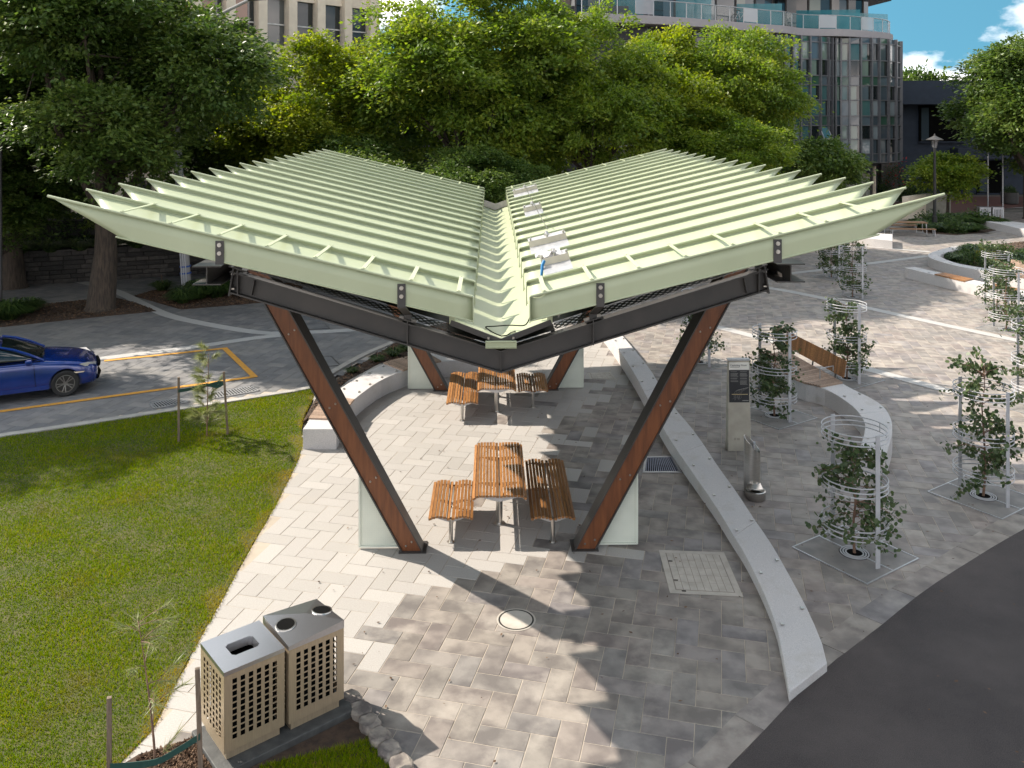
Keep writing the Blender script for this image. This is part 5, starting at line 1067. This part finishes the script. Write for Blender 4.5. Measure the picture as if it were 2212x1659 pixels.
for k in range(int(wlen / 1.1)): MB().box((.55 + k * 1.1, .30, 1.40), (1.08, .62, .09)).build('coping_stone', M_ystone, t, bevel=.015)
# ------------------------------------------------------------------ beige office building behind the left trees
M_beige = mat('beige_concrete', (.74, .635, .50), .8, scale=2, detail=7, col2=(.66, .56, .44)); M_win = [glass('office_glass_' + n, c, .03, 1.) for n, c in (('dark', (.03, .035, .035)), ('tan', (.20, .15, .10)), ('grey', (.10, .105, .10)), ('blind', (.30, .30, .24)), ('orange_reflex', (.22, .085, .04)))]  # orange reflections in the windows are put into one pane colour
M_alum = mat('aluminium', (.55, .53, .50), .4, .4)
f0 = Vector((-34, 35.5)); fd = Vector((.68, .733)).normalized(); flen = 36.3
t = thing('office_building', 'beige office block with vertical concrete fins behind the left trees', 'building', (f0.x, f0.y, 0), math.atan2(fd.y, fd.x))
MB().box((flen / 2, 5.3, 10), (flen, 10, 20)).build('wall', M_beige, t)
nf = int(flen / 2.2)
for k in range(nf + 1): MB().box((.1 + k * 2.2, -.02, 10), (.62, .66, 20)).build('concrete_fin', M_beige, t)
for st in range(5):
    zb = .6 + st * 3.75
    MB().box((flen / 2, .14, zb + 3.35), (flen, .34, .75)).build('spandrel', M_beige, t)
    for k in range(nf):
        x0 = .1 + k * 2.2 + .33; hid = st < 1
        w = MB().add([(x0, .22, zb), (x0 + 1.54, .22, zb), (x0 + 1.54, .22, zb + 3.1), (x0, .22, zb + 3.1)], [(0, 1, 2, 3)]).build('window', M_win[R.choice([0, 1, 2, 3, 2, 4, 0])], t)
        MB().box((x0 + .77, .17, zb + (1.35 if st == 3 else 1.0)), (1.54, .10, .09)).build('transom', M_alum, w)
        if R.random() < .5: MB().add([(x0 + 1.1, .21, zb), (x0 + 1.53, .21, zb), (x0 + 1.53, .21, zb + 3.1), (x0 + 1.1, .21, zb + 3.1)], [(0, 1, 2, 3)]).build('pane', M_win[0], w)
t = thing('dark_wall', 'dark ground level wall of the next block, glimpsed under the middle trees', 'building', (1, 60, 0)); MB().box((4.6, 3, 7.5), (7.8, 5, 15)).box((-4, 3, 4), (9, 5, 8)).build('wall', mat('slate_wall', (.05, .05, .055), .7), t)
for k in range(7): MB().box((-7.5 + k * 2.5, .45, 4.2), (.14, .12, 7.6)).build('mullion', M_galv, t)
for z in (2.2, 5.2): MB().box((0, .44, z), (16.5, .1, .12)).build('transom', M_galv, t)
# ------------------------------------------------------------------ glass apartment building with curved balconies
AP = thing('apartment_building', 'grey glass apartment tower with a wavy balcony slab and glass balustrades', 'building', (0, 0, 0))
fpl = [(3, 59.5), (8.5, 61.8), (14, 63.5), (18.5, 65.2), (21.8, 66.6), (24.2, 67.6), (25.9, 68.9), (27.4, 68.5), (29.2, 68.9), (31.0, 70.2), (32.4, 72.2), (33.2, 74.6), (33.4, 78)]
FP = spline(fpl, 160)
fin_u = [1500, 1526, 1552, 1578, 1604, 1628, 1652, 1675, 1694, 1711, 1728, 1748, 1770, 1787, 1795, 1803, 1817, 1835, 1858, 1881, 1897, 1917, 1933, 1944]
fu = np.array([CX + F_ * p[0] / p[1] for p in FP]); ok = [i for i in range(len(FP)) if i == 0 or fu[i] > fu[:i].max()]
fq = [tuple(np.interp(u, fu[ok], np.array(FP)[ok][:, k]) for k in (0, 1)) for u in fin_u] + [(33.3, 78.)]
zl = [3.65, 4.35, 5.5, 6.6, 7.35, 8.6, 9.75, 10.5, 11.75, 13.1, 13.55]
spand = {0, 3, 6, 9}
M_gl = {n: glass('pane_' + n, c, .04, 1.) for n, c in (('blind', (.14, .19, .165)), ('teal', (.05, .115, .118)), ('blue', (.08, .11, .13)), ('dark', (.012, .016, .018)), ('green', (.035, .085, .06)), ('sky', (.20, .235, .25)), ('slate', (.055, .075, .09)))}  # the pale 'sky' panes carry a painted sky reflection in their base colour
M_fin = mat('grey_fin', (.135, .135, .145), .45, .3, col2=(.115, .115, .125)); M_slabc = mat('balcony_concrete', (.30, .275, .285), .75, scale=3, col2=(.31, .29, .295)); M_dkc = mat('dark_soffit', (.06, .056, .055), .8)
ctr = Vector((22, 90))
for i in range(len(fq) - 1):
    a, b = Vector(fq[i]), Vector(fq[i + 1]); d = (b - a).normalized(); nrm = Vector((d.y, -d.x)); w = (b - a).length
    if w < .02: continue
    for j in range(len(zl) - 1):
        z0, z1 = zl[j], zl[j + 1]
        if j in spand: k = R.choice(['green', 'slate', 'blue', 'green', 'slate'])
        else: k = R.choice(['blind', 'blind', 'blind', 'teal', 'teal', 'blue', 'dark', 'sky'] if j < 9 else ['dark', 'slate'])
        if i >= 19 and j not in spand: k = R.choice(['dark', 'dark', 'slate', 'blue', 'sky'])
        tl = R.uniform(-.012, .012)
        wn2 = MB().add([(a.x, a.y, z0 + .03), (b.x, b.y, z0 + .03), (b.x - nrm.x * tl, b.y - nrm.y * tl, z1 - .03), (a.x, a.y, z1 - .03)], [(0, 1, 2, 3)]).build('window_pane', M_gl[k], AP)
        if j not in spand and R.random() < .55:   # dark return strip beside a half drawn blind
            e = d * w * R.uniform(.62, .8); MB().add([(a.x + e.x + nrm.x * .012, a.y + e.y + nrm.y * .012, z0 + .03), (b.x + nrm.x * .012, b.y + nrm.y * .012, z0 + .03), (b.x + nrm.x * .012, b.y + nrm.y * .012, z1 - .03), (a.x + e.x + nrm.x * .012, a.y + e.y + nrm.y * .012, z1 - .03)], [(0, 1, 2, 3)]).build('pane', M_gl['dark'], wn2)
    m = a + nrm * .09; MB().box((m.x, m.y, 8.6), (.13, .24, 9.9), rz=math.atan2(d.y, d.x)).build('fin', M_fin, AP)
# one open awning window
a, b = Vector(fq[12]), Vector(fq[13]); d = (b - a).normalized(); nrm = Vector((d.y, -d.x))
q = [(a.x, a.y, 6.58), (b.x, b.y, 6.58), (b.x + nrm.x * .45, b.y + nrm.y * .45, 5.55), (a.x + nrm.x * .45, a.y + nrm.y * .45, 5.55)]
aw = MB().add(q, [(0, 1, 2, 3)]).build('open_window', M_gl['teal'], AP); [MB().bar(q[k], q[(k + 1) % 4], .09, .05).build('sash', M_galv, aw) for k in range(4)]
for z in zl[:-1]:
    b = MB(); pts = [Vector(p) for p in fq]
    for i in range(len(pts) - 1):
        d = (pts[i + 1] - pts[i]); nr = Vector((d.y, -d.x)).normalized() * .05
        if d.length > .02: b.bar((*(pts[i] + nr), z), (*(pts[i + 1] + nr), z), .10, .075)
    b.build('transom', M_fin, AP)
poly = fq + [(33.3, 95), (3, 95)]
MB().prism([(Vector(p) + (Vector(p) - ctr).normalized() * -.35)[:] for p in fq] + [(32.8, 95), (3.3, 95)], 3.5, 13.6).build('core', M_dkc, AP)
MB().prism([(Vector(p) + (Vector(p) - ctr).normalized() * -2.2)[:] for p in fq] + [(31, 95), (3.3, 95)], 0, 3.5).build('ground_floor', M_dkc, AP)
# shop entrance under the tower
x, y = P(1878, 428); M_navy = mat('navy_sign', (.012, .016, .05), .5)
for nm, c, dd, m in (('shop_sign', (27.9, 69.9, 3.1), (2.9, .12, .65), M_navy), ('shop_window', (27.9, 70.1, 1.4), (2.6, .1, 2.6), M_win[3]), ('shop_pier', (26.2, 69.6, 1.7), (.55, .5, 3.4), M_beige), ('shop_frame', (29.3, 70.0, 1.7), (.12, .2, 3.2), M_beige)):
    MB().box(c, dd, rz=.35).build(nm, m, AP)
for k in range(4): MB().box((26.9 + k * .65, 69.75 + k * .22, 1.4), (.06, .08, 2.6), rz=.35).build('shop_mullion', M_alum, AP)
b = MB()
for k in range(9): b.box((28.35 + k * .09, 69.98 + k * .033, 3.12 + R.uniform(-.02, .02)), (.05, .02, .13), rz=.35)
b.build('sign_lettering', M_white, AP)
# wavy slab and balustrade
sl_u = [(1255, 58.5), (1320, 59.6), (1400, 60.6), (1480, 62.0), (1540, 63.4), (1602, 64.9), (1650, 66.1), (1685, 66.9), (1712, 68.4), (1740, 69.0), (1767, 69.2), (1800, 69.3), (1830, 69.8), (1857, 70.6), (1885, 71.4), (1908, 72.6), (1916, 74.2), (1914, 77)]
SLB = spline([((u - CX) * y / F_, y - 1.2) for u, y in sl_u], 72)
SLB = [(x, y) for x, y in SLB]
MB().prism(SLB + [(31, 95), (4, 95)], 13.62, 14.20).build('balcony_slab', M_slabc, AP, bevel=.03)
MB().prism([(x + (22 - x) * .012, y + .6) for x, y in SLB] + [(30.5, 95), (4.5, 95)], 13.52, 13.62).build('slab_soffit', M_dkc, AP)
inn = [(x * .995, y + .25) for x, y in SLB]; pr = resample(inn, 26)
M_bal = [glass('balustrade_' + n, c, .02, a) for n, c, a in (('clear', (.20, .27, .27), .14), ('aqua', (.10, .26, .28), .22), ('frost', (.45, .45, .48), .6))]
for i in range(25):
    a, b = pr[i], pr[i + 1]; MB().add([(*a, 14.3), (*b, 14.3), (*b, 15.32), (*a, 15.32)], [(0, 1, 2, 3)]).build('balustrade_pane', M_bal[2 if i in (10, 16, 3, 19) else R.choice([0, 0, 1])], AP)
    MB().tube([(a[0], a[1] + .06, 14.18), (a[0], a[1] + .06, 15.28)], .035, 6).build('balustrade_post', M_galv, AP)
MB().tube([(x, y + .05, 15.30) for x, y in inn], .04, 6).build('handrail', M_galv, AP)
# recessed upper storey
REC = resample([(x * .985 - .2, y + 2.6) for x, y in SLB[:62]], 30)
MB().prism([(x, y + .12) for x, y in REC] + [(29, 95), (6, 95)], 14.2, 19.5).build('upper_core', M_dkc, AP)
for i in range(29):
    a, b = REC[i], REC[i + 1]; k = R.choice(['dark', 'dark', 'dark', 'blind', 'blue', 'slate', 'sky', 'dark'])
    MB().add([(*a, 14.25), (*b, 14.25), (*b, 17.4), (*a, 17.4)], [(0, 1, 2, 3)]).build('balcony_window', M_gl[k], AP)
    if i % 2 == 0: MB().box((a[0], a[1] - .03, 15.8), (.12, .12, 3.2)).build('window_frame', M_dkc, AP)
M_teal = glass('teal_divider', (.03, .22, .26), .1, .7)
for i in (3, 8, 14, 21, 25):
    a = REC[i]; b = resample(inn, 30)[i + 1]; MB().add([(*a, 14.25), (b[0], b[1] + .3, 14.25), (b[0], b[1] + .3, 15.95), (*a, 15.95)], [(0, 1, 2, 3)]).build('balcony_divider', M_teal, AP)
MB().prism([(x - .4 if x < 29 else x - .1, y - .1) for x, y in SLB] + [(31, 95), (4, 95)], 17.45, 17.95).build('upper_slab', M_slabc, AP)
# bicycle on the balcony
x, y = (1602 - CX) * 64.3 / F_, 64.5; t = thing('bicycle', 'white bicycle leaning behind the balcony glass', 'bicycle', (x, y, 14.2), .35)
for dx in (-.52, .52): MB().tube([(dx + .34 * math.cos(a), 0, .35 + .34 * math.sin(a)) for a in np.linspace(0, 6.283, 25)[:-1]], .022, 5, closed=True).build('wheel', M_black, t)
MB().tube([(-.52, 0, .35), (-.1, 0, .33), (.35, 0, .85), (-.2, 0, .85), (-.52, 0, .35)], .025, 5).tube([(-.1, 0, .33), (-.22, 0, .95)], .025, 5).tube([(.52, 0, .35), (.36, 0, .95)], .025, 5).build('frame', M_white, t); MB().box((-.23, 0, .98), (.26, .12, .05)).build('saddle', M_black, t); MB().tube([(.36, -.22, 1.0), (.36, 0, .97), (.36, .22, 1.0)], .02, 5).build('handlebar', M_black, t)
# ------------------------------------------------------------------ navy building, far buildings
NV = thing('navy_building', 'dark navy painted building with black window openings behind the right trees', 'building', (0, 0, 0)); M_nv = mat('navy_render', (.030, .042, .066), .75, scale=2, col2=(.024, .034, .054)); M_bk = mat('grey_brick', (.20, .175, .155), .9, scale=30, col2=(.12, .105, .095), bump=.5, bscale=40, stretch=(1, 1, 3))
MB().box((49, 92, 5), (26.4, 20, 10)).build('wall', M_nv, NV); MB().box((34.9, 81.5, 3.9), (1.5, 3, 7.8)).build('brick_pier', M_bk, NV); MB().box((46, 84.5, 9.6), (21, 8, 2.2)).build('upper_wall', M_nv, NV)
MB().box((50.5, 81.4, 3.9), (18, 1.8, 1.0)).build('canopy', M_nv, NV)
for (x0, x1, z0, z1) in ((38.5, 42.8, 5.0, 8.4), (44.2, 47.4, 5.0, 8.4), (40, 43, .5, 3.2), (44, 46.5, .1, 3.2), (49, 53, .1, 3.2)):
    w = MB().box(((x0 + x1) / 2, 82.0, (z0 + z1) / 2), (x1 - x0, .3, z1 - z0)).build('window', M_black, NV)
    MB().box(((x0 + x1) / 2, 81.9, z0 - .05), (x1 - x0 + .2, .3, .12)).build('sill', M_nv, w)
    MB().add([(x0 + .2, 81.83, z0 + .1), (x0 + .9, 81.83, z0 + .1), (x0 + .9, 81.83, z1 - .2), (x0 + .2, 81.83, z1 - .2)], [(0, 1, 2, 3)]).build('pane', M_gl['slate'], w)
t = thing('brick_building', 'distant orange brick building with a white roof truss', 'building', (58, 125, 0)); MB().box((0, 4, 6), (30, 8, 12.6)).build('wall', mat('orange_brick', (.40, .20, .12), .85), t)
b = MB()
for k in range(10): b.bar((-12 + k, .0, 12.4), (-11 + k, 0, 13.6), .12, .12).bar((-11 + k, 0, 13.6), (-10 + k, 0, 12.4), .12, .12)
b.bar((-12, 0, 13.6), (-2, 0, 13.6), .15, .15).build('roof_truss', M_white, t)
t = thing('planter_wall', 'tall pale concrete planter wall behind the black lamp post', 'wall', (0, 0, 0)); q = PL([(1955, 474), (1995, 466), (2050, 464)]); 
for i in range(2): MB().bar((*q[i], .8), (*(Vector(q[i]).lerp(Vector(q[i + 1]), .99)), .8), .4, 1.6).build('concrete_panel', M_beige if i == 0 else M_concrete, t)
for i, (u, v, lab) in enumerate(((2181, 441, 'round black planter pot before the navy building'), (2230, 438, 'black planter pot beyond the right edge'))):
    x, y = P(u, v); t = thing('planter_pot', lab, 'planter', (x, y, 0), 0, 'black planter pots'); MB().lathe([(.5, 0), (.66, .1), (.68, 1.0), (.60, 1.0), (.58, .85), (0, .85)], n=20).build('pot', M_steel, t, smooth=True); link('foliage', SHR[0], t, (0, 0, .8)).scale = (1.1, 1.1, 1.2)
for u, v, h, lab in ((2166, 462, 5.2, 'slim bare metal pole beside the small plaza tree'), (2134, 452, 4.6, 'slim pale pole by the navy building entrance')):
    x, y = P(u, v); t = thing('sign_pole', lab, 'pole', (x, y, 0)); MB().tube([(0, 0, -.05), (0, 0, h)], .05, 8).build('shaft', M_galv, t)
# far picnic set
x, y = P(1952, 505); M_brn = mat('brown_slat', (.30, .165, .085), .6, scale=6, col2=(.20, .11, .055), stretch=(.8, 9, 9))
def farset(name, label, lx, ly, w, ln, h, cat):
    t = thing(name, label, cat, (lx, ly, 0), -.12, 'brown picnic set beside the far bush bed')
    for k in range(5): MB().box((0, -w / 2 + w * (k + .5) / 5, h - .025), (ln, w / 5 - .02, .05)).build('slat', M_brn, t)
    for s in (-1, 1): MB().tube([(s * (ln / 2 - .1), -w / 2 + .05, h - .05), (s * (ln / 2 - .05), -w / 2 + .04, 0)], .03, 6).tube([(s * (ln / 2 - .1), w / 2 - .05, h - .05), (s * (ln / 2 - .05), w / 2 - .04, 0)], .03, 6).build('leg', M_galv, t)
farset('picnic_table', 'brown slatted picnic table by the far bush bed', x, y, .8, 2.6, .75, 'table'); farset('picnic_bench', 'brown bench on the near side of the far picnic table', x + .1, y - 1.0, .42, 2.6, .45, 'bench'); farset('picnic_bench', 'brown bench on the far side of the far picnic table', x - .1, y + 1.0, .42, 2.6, .45, 'bench')
# ------------------------------------------------------------------ fallen leaves and grit
n = 420; X = rng.uniform(-3, 12, n); Y = rng.uniform(9, 24, n); near_edge = rng.random(n) < .4; 
a = rng.uniform(0, 6.28, n); l = rng.uniform(.012, .035, n); w = l * rng.uniform(.3, .7, n); c, s = np.cos(a), np.sin(a)
okp = ~inpoly(X, Y, LAWN) & ~inpoly(X, Y, BED2); X, Y, l, w, c, s = (q[okp] for q in (X, Y, l, w, c, s)); n = len(X)
V = np.stack([np.stack([X + i * l * c - j * w * s, Y + i * l * s + j * w * c, .016 + rng.uniform(0, .006, n)], -1) for i, j in ((-1, 0), (0, -1), (1, 0), (0, 1))], 1).reshape(-1, 3)
link('fallen_leaves', np_mesh('fallen_leaves', V, np.arange(4 * n).reshape(-1, 4), M_chip, rng.random(n)), kind='stuff')
